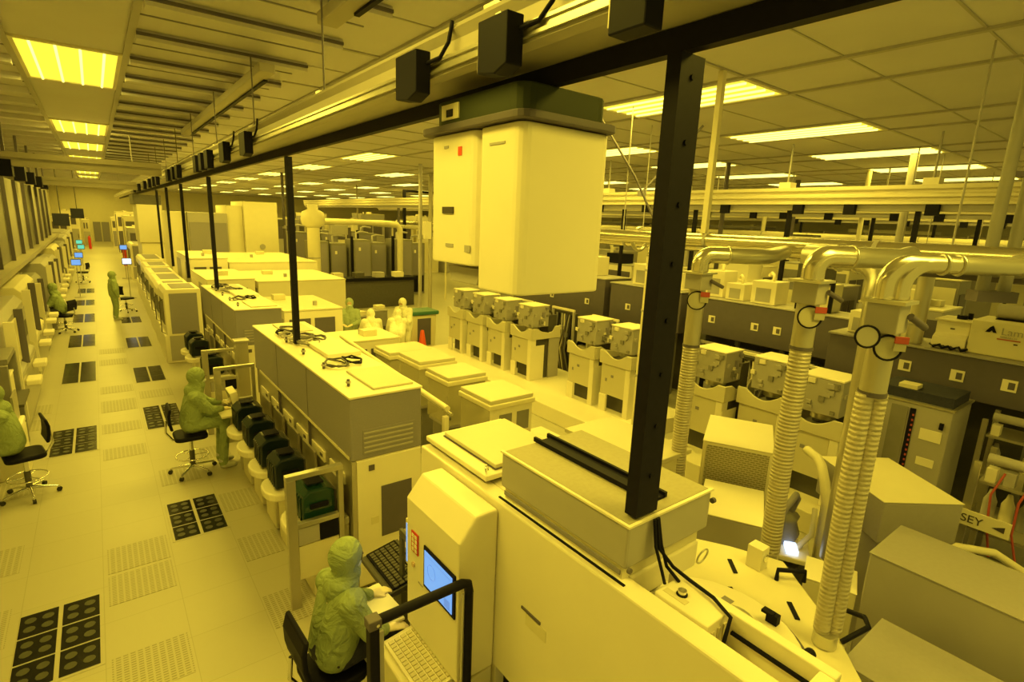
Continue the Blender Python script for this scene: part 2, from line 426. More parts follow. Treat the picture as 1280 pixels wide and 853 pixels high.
# ------------------------------------------------------------------ flying carrier (overhead transport vehicle)
t = thing('transport_vehicle', 'big cream overhead transport carrier hanging from the rail with a dark green head', 'vehicle', (2.05, 2.6, 3.4))
Mv = Matrix.Identity(4)
def rprism(x0, x1, y0, y1, z0, z1, r, m, mb):
    # upright slab with rounded vertical corners
    pts = []
    for cx, cy, a0 in ((x1-r,y1-r,0),(x0+r,y1-r,90),(x0+r,y0+r,180),(x1-r,y0+r,270)):
        for k in range(5): a = R(a0+k*22.5); pts.append((cx+r*math.cos(a), cy+r*math.sin(a)))
    return mb.prism(pts, 'xy', z0, z1, m)
mb = B(); rprism(1.73, 2.37, 2.22, 2.62, 3.42, 4.30, .06, 'cream', mb); obj('end_cover', mb, t, .01)
mb = B(); rprism(1.73, 2.37, 2.63, 3.16, 3.54, 4.30, .06, 'cream', mb); obj('end_cover', mb, t, .01)
obj('belly', B().prism([(2.66,3.52),(3.04,3.52),(3.00,3.42),(2.70,3.42)], 'yz', 1.80, 2.30, 'greige'), t, .006)
hd = B(); rprism(1.68, 2.38, 2.16, 3.22, 4.305, 4.345, .08, 'dark_brown', hd)
obj('skirt', hd, t, .006)
h2 = B(); rprism(1.72, 2.34, 2.22, 3.10, 4.346, 4.487, .09, 'olive_green' if 'olive_green' in MATS else 'foup_green', h2)
for m in ('x',): pass
mat('head_green', (0.036, 0.046, 0.028), 0.6, spec=0.25)
h2.mats = ['head_green']
obj('head', h2, t, .01, label='dark green drive head')
obj('drive_unit', B().box(1.80, 2.28, 2.86, 3.02, 4.49, 4.498, 'dark_grey'), t)
obj('side_window', B().box(1.712, 1.7205, 2.80, 2.99, 4.375, 4.46, 'ivory').box(1.708, 1.7115, 2.86, 2.93, 4.39, 4.43, 'black'), t)
obj('vent_slot', B().box(1.722, 1.729, 2.86, 2.99, 3.84, 3.88, 'label_dark'), t)
obj('label_sticker', B().box(1.7255, 1.729, 2.78, 2.82, 4.17, 4.22, 'orange_red'), t)
obj('marking', B().box(1.7255, 1.729, 2.93, 2.98, 4.22, 4.235, 'greige'), t)
obj('marking', B().box(1.7255, 1.729, 2.36, 2.50, 4.20, 4.212, 'greige'), t)
obj('marking', B().box(1.7255, 1.729, 2.86, 2.95, 3.64, 3.66, 'greige'), t)
obj('marking', B().box(1.7255, 1.729, 2.67, 2.73, 3.62, 3.66, 'greige'), t)

# ------------------------------------------------------------------ big cream tool in the foreground
t = thing('process_tool', 'big cream tool with a blue screen console and louvred cover, closest to the camera', 'tool', (2.3, 2.0, 0))
mb = B().prism([(1.78,0.98),(1.86,0.98),(1.86,2.0),(1.90,2.0),(1.90,2.14),(1.78,2.14)], 'xz', 0.58, 3.37, 'cream')
obj('front_panel', mb, t, .012)
obj('slot_handle', B().box(1.772, 1.7795, 1.93, 2.10, 1.585, 1.60, 'dark_brown').box(1.776, 1.7795, 1.88, 2.06, 1.50, 1.575, 'ivory'), t)
obj('side_panel', B().box(1.79, 2.62, 3.30, 3.37, 0.05, 1.975, 'cream'), t, .01)
obj('upright', B().box(1.79, 1.86, 2.35, 2.42, 0.0, 0.975, 'ivory'), t)
obj('upright', B().box(1.79, 1.86, 0.60, 0.67, 0.0, 0.975, 'ivory'), t)
obj('inner_frame', B().box(1.95, 2.08, 0.62, 3.28, 0.05, 1.90, 'dark_grey'), t)
obj('top_deck', B().box(1.905, 2.47, 1.44, 3.37, 1.98, 2.135, 'cream'), t, .012)
# rim tray at the near end
obj('rim', B().box(2.085, 2.14, 0.58, 1.355, 1.92, 2.14, 'cream').box(1.905, 2.083, 0.58, 0.64, 1.92, 2.14, 'cream'), t, .008)
obj('tray', B().box(1.91, 2.08, 0.645, 1.00, 1.95, 1.97, 'ivory'), t)
obj('tray_gasket', B().box(2.066, 2.083, 0.66, 1.00, 2.05, 2.062, 'black'), t)
# control box set into the rim, with knob
mb = B().box(1.905, 2.083, 1.02, 1.30, 1.99, 2.15, 'cream')
cb = obj('control_box', mb, t, .006)
obj('knob', B().cyl((1.99,1.21,2.151),(1.99,1.21,2.175),.02,'chrome').cyl((1.99,1.21,2.151),(1.99,1.21,2.157),.026,'black'), cb)
obj('legend_plate', B().box(1.94,1.975,1.16,1.28,2.1505,2.1525,'key_cream'), cb)
obj('sockets', B().box(1.935,1.955,1.012,1.0195,2.03,2.11,'key_cream').box(1.985,2.005,1.012,1.0195,2.03,2.11,'key_cream').box(2.03,2.05,1.012,1.0195,2.03,2.11,'key_cream'), cb)
# low lid at the far end of the top
obj('lid_base', B().box(1.86, 2.50, 2.62, 3.36, 2.137, 2.165, 'dark_brown').box(1.83, 2.53, 2.58, 3.38, 2.166, 2.205, 'cream'), t, .008)
ld = obj('lid', B().box(1.93, 2.51, 2.62, 3.30, 2.207, 2.212, 'dark_brown').box(1.94, 2.50, 2.63, 3.29, 2.2125, 2.240, 'white'), t, .006)
obj('latch_ring', B().ring((1.87,2.63,2.222),(1,-1,.3),.032,.006,'chrome'), ld)
obj('latch_ring', B().ring((2.47,2.61,2.222),(1,-1,.3),.028,.006,'chrome'), ld)
# louvred cover
cv = obj('louvred_cover', B().box(1.83, 2.50, 1.42, 2.42, 2.215, 2.44, 'greige'), t, .012)
mat('cover_top', (0.36, 0.33, 0.25), 0.55, noise=(40, .12))
obj('cover_top', B().box(1.845, 2.10, 1.435, 2.405, 2.4405, 2.446, 'cover_top').box(2.20, 2.487, 1.435, 2.405, 2.4405, 2.446, 'cover_top').box(2.10,2.20,1.435,1.50,2.4405,2.446,'cover_top'), cv)
obj('slot', B().box(2.1035, 2.1965, 1.505, 2.40, 2.4405, 2.458, 'black'), cv)
obj('slot_edge', B().box(2.085, 2.103, 1.50, 2.43, 2.447, 2.475, 'black').box(2.197,2.215,1.50,2.43,2.447,2.475,'black'), cv)
obj('edge_trim', B().box(1.822, 1.84, 1.412, 2.425, 2.436, 2.4475, 'cream').box(1.84,2.505,1.412,1.43,2.436,2.4475,'cream'), cv)
obj('plinth', B().box(1.85, 2.46, 1.45, 2.40, 2.137, 2.213, 'ivory').box(1.842, 1.849, 1.46, 2.40, 2.16, 2.19, 'brown'), cv, .006)
obj('seam_gasket', B().box(1.815, 1.829, 1.41, 2.42, 2.137, 2.146, 'black'), cv)
obj('lifting_ring', B().ring((2.42,1.38,2.09),(0,1,.2),.045,.005,'alu'), cv)
obj('hinge', B().cyl((2.495,1.41,2.38),(2.515,1.41,2.38),.015,'dark_brown').cyl((1.84,1.41,2.22),(1.84,1.395,2.22),.014,'dark_brown'), cv)
# console with screen
hp = [(1.50,0.98),(1.50,1.955),(1.615,2.10),(1.775,2.10),(1.775,0.98)]
cn = obj('console', B().prism(hp, 'xz', 2.36, 3.04, 'cream'), t, .014)
sc = obj('screen_bezel', B().box(1.488, 1.499, 2.385, 2.775, 1.435, 1.735, 'black'), cn, .004)
obj('screen', B().box(1.484, 1.4875, 2.41, 2.755, 1.46, 1.71, 'screen_blue').ring((1.4835,2.66,1.60),(1,0,0),.05,.0022,'screen_line').box(1.4832,1.4839,2.43,2.50,1.47,1.53,'screen_line').box(1.4832,1.4839,2.43,2.74,1.685,1.69,'screen_line'), sc)
kp = obj('key_pad', B().box(1.492, 1.4995, 2.86, 2.955, 1.60, 1.75, 'red'), cn)
for i in range(2):
    for j in range(4): obj('key', B().box(1.488, 1.4915, 2.872+.04*i, 2.900+.04*i, 1.612+.034*j, 1.636+.034*j, 'paper'), kp)
obj('button', B().cyl((1.499,2.93,1.50),(1.488,2.93,1.50),.018,'skin'), cn)
obj('slot', B().box(1.495,1.4995,2.80,2.86,1.40,1.412,'greige'), cn)
# keyboard shelf of the console
ks = obj('keyboard_shelf', B().prism([(1.775,0.97),(1.26,0.90),(1.26,0.60),(1.775,0.60)], 'xz', 2.37, 3.03, 'ivory'), t, .01)
kb = obj('keyboard', B().prism([(1.54,0.965),(1.30,0.93),(1.30,0.912),(1.54,0.945)], 'xz', 2.44, 2.98, 'cream'), ks, .004)
for r_ in range(5):
    for c_ in range(14):
        x = 1.322+.044*r_; y = 2.462+.036*c_
        obj('key', B().obox((x+.015, y+.015, 0.9405+.0064*r_), (.035,.030,.012), 'key_cream', ry=-R(8.3)), kb)
obj('cable_knobs', B().tube([(1.57,2.99,.985),(1.60,2.80,.985),(1.58,2.62,.985),(1.60,2.50,.985),(1.57,2.46,.985)], .008, 'dark_brown', 6), ks)
obj('drawer_slot', B().box(1.252,1.2595,2.55,2.62,.70,.73,'black'), ks)
# dark underside with cables and lamps
ud = obj('pump_bay', B().box(1.97, 2.06, 0.7, 2.30, 0.03, 0.95, 'black'), t)
mb = B()
for k in range(9):
    y0 = 0.8+.16*k; mb = B().tube([(1.93,y0,.25),(1.87+.02*(k%3),y0+.1,.55),(1.9,y0+.22,.7),(1.93,y0+.3,.45)], .014, ['rubber','dark_grey','black'][k%3], 6); obj('hose', mb, ud)
obj('lamp', B().ball((1.935,2.15,.80),.013,'screen_white',8), ud); obj('lamp', B().ball((1.935,2.02,.74),.011,'gauge_face',8), ud)
obj('base', B().box(1.9, 2.6, 2.45, 3.29, 0.0, 0.97, 'dark_grey'), t)
obj('rear_bay', B().box(2.10, 2.46, 1.70, 2.44, 1.50, 1.975, 'dark_brown'), t)

# keyboard station between the console and the brown cabinet
t = thing('keyboard_station', 'tilted black keyboard shelf with a blue screen, between the console and the brown cabinet', 'keyboard', (1.7, 3.5, 0))
obj('shelf', B().prism([(1.86,1.02),(1.52,0.955),(1.52,0.915),(1.86,0.94)], 'xz', 3.385, 3.95, 'dark_grey'), t, .006)
kb = obj('keyboard', B().prism([(1.82,1.035),(1.56,0.985),(1.56,0.966),(1.82,1.014)], 'xz', 3.40, 3.93, 'black'), t, .004)
for r_ in range(5):
    for c_ in range(14):
        obj('key', B().obox((1.592+.047*r_, 3.405+.0365*c_, 0.9965+.0091*r_), (.036,.028,.010), 'dark_grey', ry=-R(10.9)), kb)
obj('post', B().box(1.70,1.78,3.55,3.70,0,0.93,'dark_grey'), t)
m_ = obj('monitor', B().box(1.64,1.70,3.06,3.34,1.22,1.60,'ivory').box(1.66,1.69,3.341,3.50,1.36,1.42,'dark_grey').box(1.66,1.69,3.45,3.50,1.0,1.359,'dark_grey'), t, .006)
obj('screen', B().box(1.634,1.6395,3.08,3.32,1.25,1.57,'screen_blue'), m_)
t = thing('writing_shelf', 'small cream shelf holding paper beside the person at the console', 'shelf', (1.42,3.3,0))
obj('top', B().box(1.25,1.515,3.10,3.56,.935,.955,'ivory'), t, .005)
obj('clip', B().box(1.32,1.35,3.545,3.558,.956,.968,'black').box(1.42,1.45,3.545,3.558,.956,.968,'black'), t)
obj('post', B().box(1.40,1.48,3.26,3.34,0,.934,'greige'), t)
single('paper_pad', B().obox((1.395,3.33,.963),(.25,.42,.012),'paper',rz=R(4)), 'yellowed paper pad under the gloved hand of the person at the console', 'paper')

# guard frame beside the console
t = thing('guard_frame', 'black rectangular tube guard frame standing beside the blue screen console', 'frame', (1.22,2.28,0))
obj('upright', B().box(0.90,0.955,2.24,2.30,0,1.745,'black_metal'), t, .008)
obj('upright', B().cyl((1.515,2.27,0),(1.515,2.27,1.70),.026,'black_metal').cyl((1.475,2.27,0.0),(1.475,2.27,1.70),.009,'alu',n=8), t)
mb = B().tube([(0.90,2.27,1.77),(1.20,2.27,1.77),(1.47,2.27,1.77),(1.505,2.27,1.755),(1.515,2.27,1.70)], .028, 'black_metal', 10)
obj('top_rail', mb, t)
obj('corner_plate', B().box(0.895,0.965,2.235,2.305,1.746,1.80,'dark_brown'), t, .005)
obj('bolt', B().cyl((0.94,2.226,1.775),(0.94,2.235,1.775),.009,'chrome',n=8), t)
obj('insert_panel', B().box(0.956,0.985,2.262,2.275,0.02,1.70,'greige'), t)
obj('clamp', B().cyl((1.49,2.24,1.02),(1.53,2.24,1.02),.014,'alu',n=8), t)

# ------------------------------------------------------------------ brown process cabinets
def cable_coil(cx, cy, z, R_, n, sd):
    rnd = random.Random(sd); pts = []
    for k in range(n*10):
        a = 2*PI*k/10; rr_ = R_*(0.75+.35*rnd.random())
        pts.append((cx+rr_*math.cos(a)*.8, cy+rr_*math.sin(a)*1.3, z+.012+.03*rnd.random()+.012*(k//10)))
    return pts
def cabinet(x0, x1, y0, y1, h, lab, grille):
    t = thing('process_cabinet', lab, 'cabinet', (x0, y0, 0), 0)
    obj('upper_body', B().box(x0, x1, y0, y1, 1.45, h-.03, 'brown'), t, .012)
    obj('top_plate', B().box(x0-.01, x1+.01, y0-.01, y1+.01, h-.029, h-.004, 'cream'), t, .006)
    obj('lower_body', B().box(x0+.045, x1, y0+.005, y1-.005, 0.02, 1.448, 'ivory'), t, .008)
    obj('stainless_front', B().box(x0+.028, x0+.0445, y0+.03, y1-.03, .05, 1.44, 'brushed'), t)
    obj('light_strip', B().box(x0-.008, x0-.0005, y0+.05, y1-.3, 1.455, 1.485, 'ivory'), t)
    n = int((y1-y0)/.62)
    for k in range(n):
        yy = y0+.25+k*(y1-y0-.3)/n
        obj('port_plate', B().box(x0+.012, x0+.0275, yy, yy+.44, 1.10, 1.22, 'cream').box(x0+.009,x0+.0115,yy+.05,yy+.14,1.14,1.18,'dark_brown'), t)
    for yy in (y0+(y1-y0)*.34, y0+(y1-y0)*.67):
        obj('seam', B().box(x0-.003, x0+.0275, yy-.004, yy+.004, .06, h-.04, 'dark_brown'), t)
    if grille:
        g_ = obj('grille', B().box(x0+.12, x1-.08, y0-.006, y0-.0005, 1.50, 1.76, 'brown'), t)
        for r_ in range(5):
            obj('louvre', B().box(x0+.13, x1-.10, y0-.013, y0-.0065, 1.515+.05*r_, 1.532+.05*r_, 'greige'), g_)
        obj('end_panel', B().box(x0+.05, x1-.01, y0-.012, y0+.004, .05, 1.44, 'cream'), t, .004)
        obj('corner_post', B().box(x0+.0, x0+.045, y0-.008, y0+.02, .0, 1.448, 'brushed'), t)
        obj('niche', B().box(x0+.30, x1-.12, y0-.018, y0-.0125, .55, 1.12, 'dark_brown'), t)
        obj('switch', B().box(x0+.17, x0+.23, y0-.02, y0-.0125, 1.32, 1.38, 'dark_brown'), t)
        obj('switch', B().box(x0+.19, x0+.27, y0-.016, y0-.0125, .72, .80, 'ivory'), t)
    # raised covers and cables on top
    obj('top_cover', B().box(x0+.28, x1-.04, y0+.10, y0+.85, h-.003, h+.02, 'white'), t, .008)
    obj('top_cover', B().box(x0+.30, x1-.04, y0+1.5, y0+2.3, h-.003, h+.05, 'cream'), t, .008)
    obj('top_cover', B().box(x0+.25, x1-.10, y1-.8, y1-.1, h-.003, h+.015, 'white'), t, .008)
    for k, (cx, cy, rr_) in enumerate(((x0+.28, y0+1.15, .15), (x0+.30, y0+2.55, .17), (x0+.42, y0+2.75, .12), (x0+.22, y0+3.1, .14), (x0+.35, y0+2.40, .20), (x0+.52, y0+2.55, .13), (x0+.20, y0+2.95, .10), (x0+.36, y0+3.35, .16), (x0+.50, y0+1.2, .13))):
        obj('cable', B().tube(cable_coil(cx, cy, h, rr_, 2, k+int(y0)), .011, ['dark_grey','greige','dark_brown','black','olive'][k % 5], 6), t)
    for k in range(4):
        yy = y0+.35+.75*k
        obj('fitting', B().cyl((x0+.12, yy, h-.003), (x0+.12, yy, h+.07), .016, 'dark_brown', n=8).cyl((x0+.12,yy,h+.03),(x0+.12,yy,h+.05),.028,'greige',n=8), t)
    return t
cabinet(1.76, 2.52, 4.76, 8.75, 2.12, 'brown process cabinet with an end grille, with loading ports along its front', True)
cabinet(1.80, 2.58, 10.32, 14.1, 2.12, 'second brown process cabinet, behind the one with the grille', True)

# load ports + pods
def load_port(x, y, lab):
    t = thing('load_port', lab, 'load port', (x, y, 0), 0, 'load ports of the brown cabinets')
    obj('column', B().box(x-.02, x+.36, y-.24, y+.24, 0.0, .70, 'ivory'), t, .02)
    mb = B(); pts = [(x+.36,-.25),(x+.36,.25),(x-.10,.25)]+[(x-.10-.14*math.sin(PI*k/8), .25*math.cos(PI*k/8)) for k in range(1,8)]+[(x-.10,-.25)]
    mb.prism([(px_, y+py_) for px_, py_ in pts], 'xy', .701, .79, 'cream'); obj('table', mb, t, .02)
    obj('stage', B().box(x-.06, x+.28, y-.17, y+.17, .791, .815, 'greige'), t, .004)
    obj('door_plate', B().box(x+.285, x+.31, y-.23, y+.23, .80, 1.19, 'brushed'), t)
    return t
def pod(x, y, z, lab, group='wafer pods on the load ports', body='foup'):
    t = thing('wafer_pod', lab, 'pod', (x, y, z), 0, group)
    prof = [(x-.17,z+.001),(x+.15,z+.001),(x+.15,z+.30),(x+.08,z+.335),(x-.10,z+.335),(x-.17,z+.28)]
    obj('shell', B().prism(prof, 'xz', y-.175, y+.175, body), t, .018)
    for k in range(5):
        yy = y-.12+.06*k; obj('rib', B().box(x-.181, x-.171, yy-.010, yy+.010, z+.03, z+.27, body), t)
    obj('top_flange', B().cyl((x-.01,y,z+.336),(x-.01,y,z+.36),.05,body,n=12).box(x-.09,x+.07,y-.085,y+.085,z+.361,z+.375,'black'), t)
    for s in (-1,1):
        obj('side_handle', B().box(x-.10,x+.08,y+s*.176,y+s*.205,z+.16,z+.21,'black'), t, .008)
    obj('door', B().box(x+.151, x+.165, y-.16, y+.16, z+.02, z+.29, 'dark_grey'), t)
    return t
fy = [5.98, 6.62, 7.30, 7.98]
for k, yy in enumerate(fy):
    load_port(1.42, yy, 'cream load port under a dark pod, %s from the green pod' % ORD[k])
    pod(1.46, yy, .816, 'dark blue wafer pod on a cream port, %s from the green pod' % ORD[k])
load_port(1.42, 5.15, 'cream load port beside the metal window frame with a green pod')
pod(1.50, 5.12, .816, 'green wafer pod seen through the metal window frame', body='foup_green')
for k, yy in enumerate((11.1, 12.7, 13.4)):
    load_port(1.45, yy, 'cream load port of the second brown cabinet, %s along it' % ORD[k])
    pod(1.49, yy, .816, 'dark wafer pod on the second brown cabinet, %s along it' % ORD[k])

def window_frame(y, x0, x1, h, zl, lab, inset=True):
    t = thing('window_frame', lab, 'frame', (x0, y, 0), 0, 'metal window frames on the bay edge')
    obj('post', B().box(x0, x0+.09, y-.03, y+.03, 0, h-.051, 'brushed'), t, .004)
    obj('post', B().box(x1-.05, x1, y-.03, y+.03, 0, h-.051, 'brushed'), t, .004)
    obj('top_bar', B().box(x0, x1, y-.035, y+.035, h-.05, h, 'alu'), t, .004)
    obj('middle_bar', B().box(x0+.091, x1-.051, y-.03, y+.03, zl, zl+.05, 'alu'), t, .004)
    obj('lower_panel', B().box(x0+.095, x1-.055, y-.012, y+.012, .30, zl-.20, 'ivory'), t)
    if inset:
        obj('display', B().box(x1-.24, x1-.06, y-.022, y-.001, zl-.19, zl-.01, 'black'), t)
        obj('display_mount', B().box(x0+.095, x1-.245, y-.018, y-.001, zl-.19, zl-.01, 'greige'), t)
    return t
window_frame(4.86, 1.16, 1.70, 1.42, .86, 'metal window frame closest to the green hooded person at the console')
window_frame(8.75, 1.18, 1.74, 1.52, .95, 'metal window frame in front of the seated green operator')
window_frame(10.05, 1.20, 1.76, 1.50, .95, 'metal window frame between the two brown cabinets')
t = thing('steel_cabinet_post', 'upright stainless post standing between the two brown cabinets', 'post', (1.62,9.5,0))
obj('column', B().box(1.62,1.80,9.40,9.60,0,1.72,'brushed'), t, .006); obj('cap', B().box(1.60,1.82,9.38,9.62,1.721,1.75,'alu'), t)
t = thing('operator_terminal', 'small cream terminal on an arm in front of the seated operator', 'terminal', (1.38,8.35,0))
obj('pole', B().cyl((1.42,8.36,0),(1.42,8.36,.98),.03,'alu'), t)
hd = obj('head', B().obox((1.36,8.36,1.12),(.10,.34,.30),'cream',ry=R(-12)), t, .012)
obj('screen', B().obox((1.306,8.36,1.13),(.006,.28,.20),'glass_dark',ry=R(-12)), hd)
obj('tray', B().box(1.16,1.42,8.18,8.54,.90,.925,'ivory'), t, .006)

# ------------------------------------------------------------------ floor tiles
def grate(x0, x1, y0, y1, lab):
    t = thing('floor_grate', lab, 'floor grate', ((x0+x1)/2, (y0+y1)/2, 0), 0, 'dark glass floor grates')
    w_ = (x1-x0-.035)/2; d = (y1-y0-.05)/3
    fr = B().box(x0-.03, x1+.03, y0-.03, y1+.03, .0008, .004, 'floor_tile'); obj('rim', fr, t)
    for i in range(2):
        for j in range(3):
            a = x0+i*(w_+.035); b_ = y0+j*(d+.025)
            p = obj('pane', B().box(a, a+w_, b_, b_+d, .0045, .009, 'glass_dark'), t)
            if y0 < 13:
                for q in range(2):
                    for s in range(2): obj('pad', B().cyl((a+w_*(.27+.46*q), b_+d*(.3+.4*s), .0095), (a+w_*(.27+.46*q), b_+d*(.3+.4*s), .0115), min(d,w_)*.16, 'pad', n=10), p)
for k, (y0, y1) in enumerate(((5.10,6.14),(10.28,11.48),(14.65,16.55),(18.5,20.2),(22.5,24.2),(26.4,27.9),(30.2,31.8))):
    grate(-.92, -.335, y0, y1, 'dark six-pane floor grate in the far side column, %s from the camera' % ORD[k])
for k, (y0, y1) in enumerate(((6.78,7.74),(10.82,12.12),(14.02,15.4),(17.8,19.2),(21.8,23.0))):
    grate(.38, .93, y0, y1, 'dark six-pane floor grate in the column beside the tools, %s from the camera' % ORD[k])
def perf(x0, x1, y0, y1, lab):
    single('perforated_tile', B().box(x0, x1, y0, y1, .0008, .003, 'perforated'), lab, 'floor tile', 'perforated floor tiles')
mids = [(4.52,5.08),(6.44,6.98),(5.84,6.36)]
mids = [(4.55,5.10),(5.84,6.38),(6.46,7.0),(9.72,10.18),(10.9,11.4),(12.15,12.9),(13.4,14.0),(16.0,16.6)]
for k, (a, b_) in enumerate([(4.55,5.10),(5.88,6.40),(6.46,6.98),(9.72,10.20),(10.95,11.45),(12.15,12.90),(13.45,14.0),(16.0,16.6),(17.3,17.9)]):
    perf(-.26, .30, a, b_, 'perforated floor tile in the middle column of the corridor, %s from the camera' % ORD[k])
for k, (a, b_) in enumerate([(4.68,5.20),(5.90,6.42),(7.15,7.68),(9.0,9.5)]):
    perf(.97, 1.37, a, b_, 'perforated floor tile beside the load ports, %s from the camera' % ORD[k])
perf(.38, .86, 8.35, 8.92, 'perforated floor tile under the rolling stool of the seated operator'); perf(.38, .95, 12.75, 13.3, 'perforated floor tile between two dark grates near the tools')
for k, (a, b_) in enumerate([(5.75,6.35),(7.0,7.6),(9.0,9.55),(10.3,10.9),(11.7,12.3),(12.6,13.2)]):
    perf(-1.55, -1.0, a, b_, 'perforated floor tile along the far edge of the corridor, %s from the camera' % ORD[k])

# ------------------------------------------------------------------ lab chair
def chair(loc, rz, lab, seat=.62):
    t = thing('lab_chair', lab, 'chair', loc, rz, 'black lab chairs', local=True)
    mb = B(); rprism(-.21, .21, -.22, .22, seat-.07, seat-.005, .09, 'black', mb); obj('seat', mb, t, .02)
    pts = []
    bk = B()
    prof = [(-.25,seat+.12),(-.27,seat+.22),(-.275,seat+.34),(-.25,seat+.44),(-.215,seat+.44),(-.235,seat+.34),(-.23,seat+.22),(-.21,seat+.12)]
    bk.prism(prof, 'xz', -.20, .20, 'black'); obj('backrest', bk, t, .03)
    obj('back_bar', B().tube([(-.05,0,seat-.09),(-.22,0,seat-.08),(-.30,0,seat+.05),(-.285,0,seat+.22)], .016, 'chrome', 8), t)
    obj('column', B().cyl((0,0,.11),(0,0,seat-.071),.025,'chrome').cyl((0,0,.10),(0,0,.35),.035,'dark_grey'), t)
    fr = obj('foot_ring', B().ring((0,0,.27),(0,0,1),.21,.010,'chrome'), t)
    for k in range(3):
        a = 2*PI*k/3; obj('spoke', B().cyl((.034*math.cos(a),.034*math.sin(a),.27),(.205*math.cos(a),.205*math.sin(a),.27),.007,'chrome',n=6), fr)
    for k in range(5):
        a = 2*PI*k/5+.3; c, s = math.cos(a), math.sin(a)
        lg = obj('leg', B().tube([(.02*c,.02*s,.12),(.16*c,.16*s,.10),(.29*c,.29*s,.078)], [.022,.018,.013], 'chrome', 8), t)
        obj('caster', B().cyl((.30*c-.018*s,.30*s+.018*c,.030),(.30*c+.018*s,.30*s-.018*c,.030),.0295,'rubber',n=12).cyl((.30*c,.30*s,.03),(.30*c,.30*s,.078),.009,'chrome',n=6), lg)
    return t
chair((1.06,3.36,0), 0.05, 'black lab chair under the person at the blue screen console', .60)
chair((.80,8.62,0), 0.0, 'black lab chair under the seated operator at the brown cabinet', .63)
chair((-1.04,8.98,0), R(192), 'black lab chair at the frame edge, its wide back to the corridor', .62)
chair((-1.02,20.9,0), R(150), 'black lab chair far along the corridor under a green operator', .55)
chair((.62,24.2,0), R(40), 'empty black lab chair beside the standing green person', .55)
chair((-.75,34.5,0), R(160), 'small dark lab chair far down the corridor', .55)

# ------------------------------------------------------------------ people
def capsule(mb, p, q, r0, r1, m, n=14):
    p, q = Vector(p), Vector(q); d = (q-p); L_ = d.length; d.normalize()
    pts, rs = [], []
    for k in range(5):
        a = PI/2*(1-k/4); pts.append(p - d*(r0*math.sin(a))); rs.append(max(1e-4, r0*math.cos(a)))
    for k in range(1, 4): pts.append(p+d*(L_*k/4)); rs.append(r0+(r1-r0)*k/4)
    for k in range(5):
        a = PI/2*(k/4); pts.append(q + d*(r1*math.sin(a))); rs.append(max(1e-4, r1*math.cos(a)))
    mb.tube(pts, rs, m, n)
def remeshed(name, mb, parent, vox, smooth=6):
    o = obj(name, mb, parent)
    rm = o.modifiers.new('Remesh', 'REMESH'); rm.mode = 'VOXEL'; rm.voxel_size = vox; rm.use_smooth_shade = True
    s = o.modifiers.new('Smooth', 'SMOOTH'); s.factor = .5; s.iterations = smooth
    return o
def hand(mb, w_, fwd, up, m, side, curl=.5):
    # palm with four unequal bent fingers and a thumb leaving its side
    fwd, up = Vector(fwd).normalized(), Vector(up).normalized(); sd = fwd.cross(up).normalized()*side; w_ = Vector(w_)
    capsule(mb, w_, w_+fwd*.05, .026, .032, m, 10)
    for k in (-1, 0, 1): capsule(mb, w_+fwd*.02+sd*.018*k, w_+fwd*.085+sd*.026*k, .017, .014, m, 8)
    for k, L_ in enumerate((.070,.082,.076,.058)):
        o = sd*(.033-.022*k)
        a = w_+fwd*.088+o; b_ = a+fwd*L_*.48-up*L_*.12*curl; c = b_+fwd*L_*.32-up*L_*.32*curl; d = c+fwd*L_*.2-up*L_*.34*curl
        capsule(mb, a-fwd*.02, b_, .0105, .0098, m, 8); capsule(mb, b_, c, .0098, .009, m, 8); capsule(mb, c, d, .009, .0078, m, 8)
    a = w_+fwd*.025+sd*.026; b_ = a+fwd*.035+sd*.030-up*.006; c = b_+fwd*.034+sd*.004-up*.012
    capsule(mb, a, b_, .0135, .011, m, 8); capsule(mb, b_, c, .011, .009, m, 8)
def head_mesh(mb, M, m):
    # face looks along +X of M, origin at the centre of the skull
    def T(p): return M @ Vector(p)
    vs = MB(); vs.ball((0,0,.02), (.098,.076,.108), m, 16); vs.ball((.030,0,-.055), (.062,.056,.062), m, 14)
    vs.ball((.092,0,-.010), (.020,.014,.030), m, 8)                       # nose
    vs.ball((.080,.028,.024), (.016,.020,.010), m, 8); vs.ball((.080,-.028,.024), (.016,.020,.010), m, 8)   # brows
    vs.ball((.076,0,-.062), (.018,.026,.010), m, 8)                       # lips
    vs.ball((.0,.078,.0), (.020,.010,.030), m, 8); vs.ball((.0,-.078,.0), (.020,.010,.030), m, 8)          # ears
    for v in vs.v: pass
    b = len(mb.v); mb.add([T(v) for v in vs.v], vs.f, m, True)
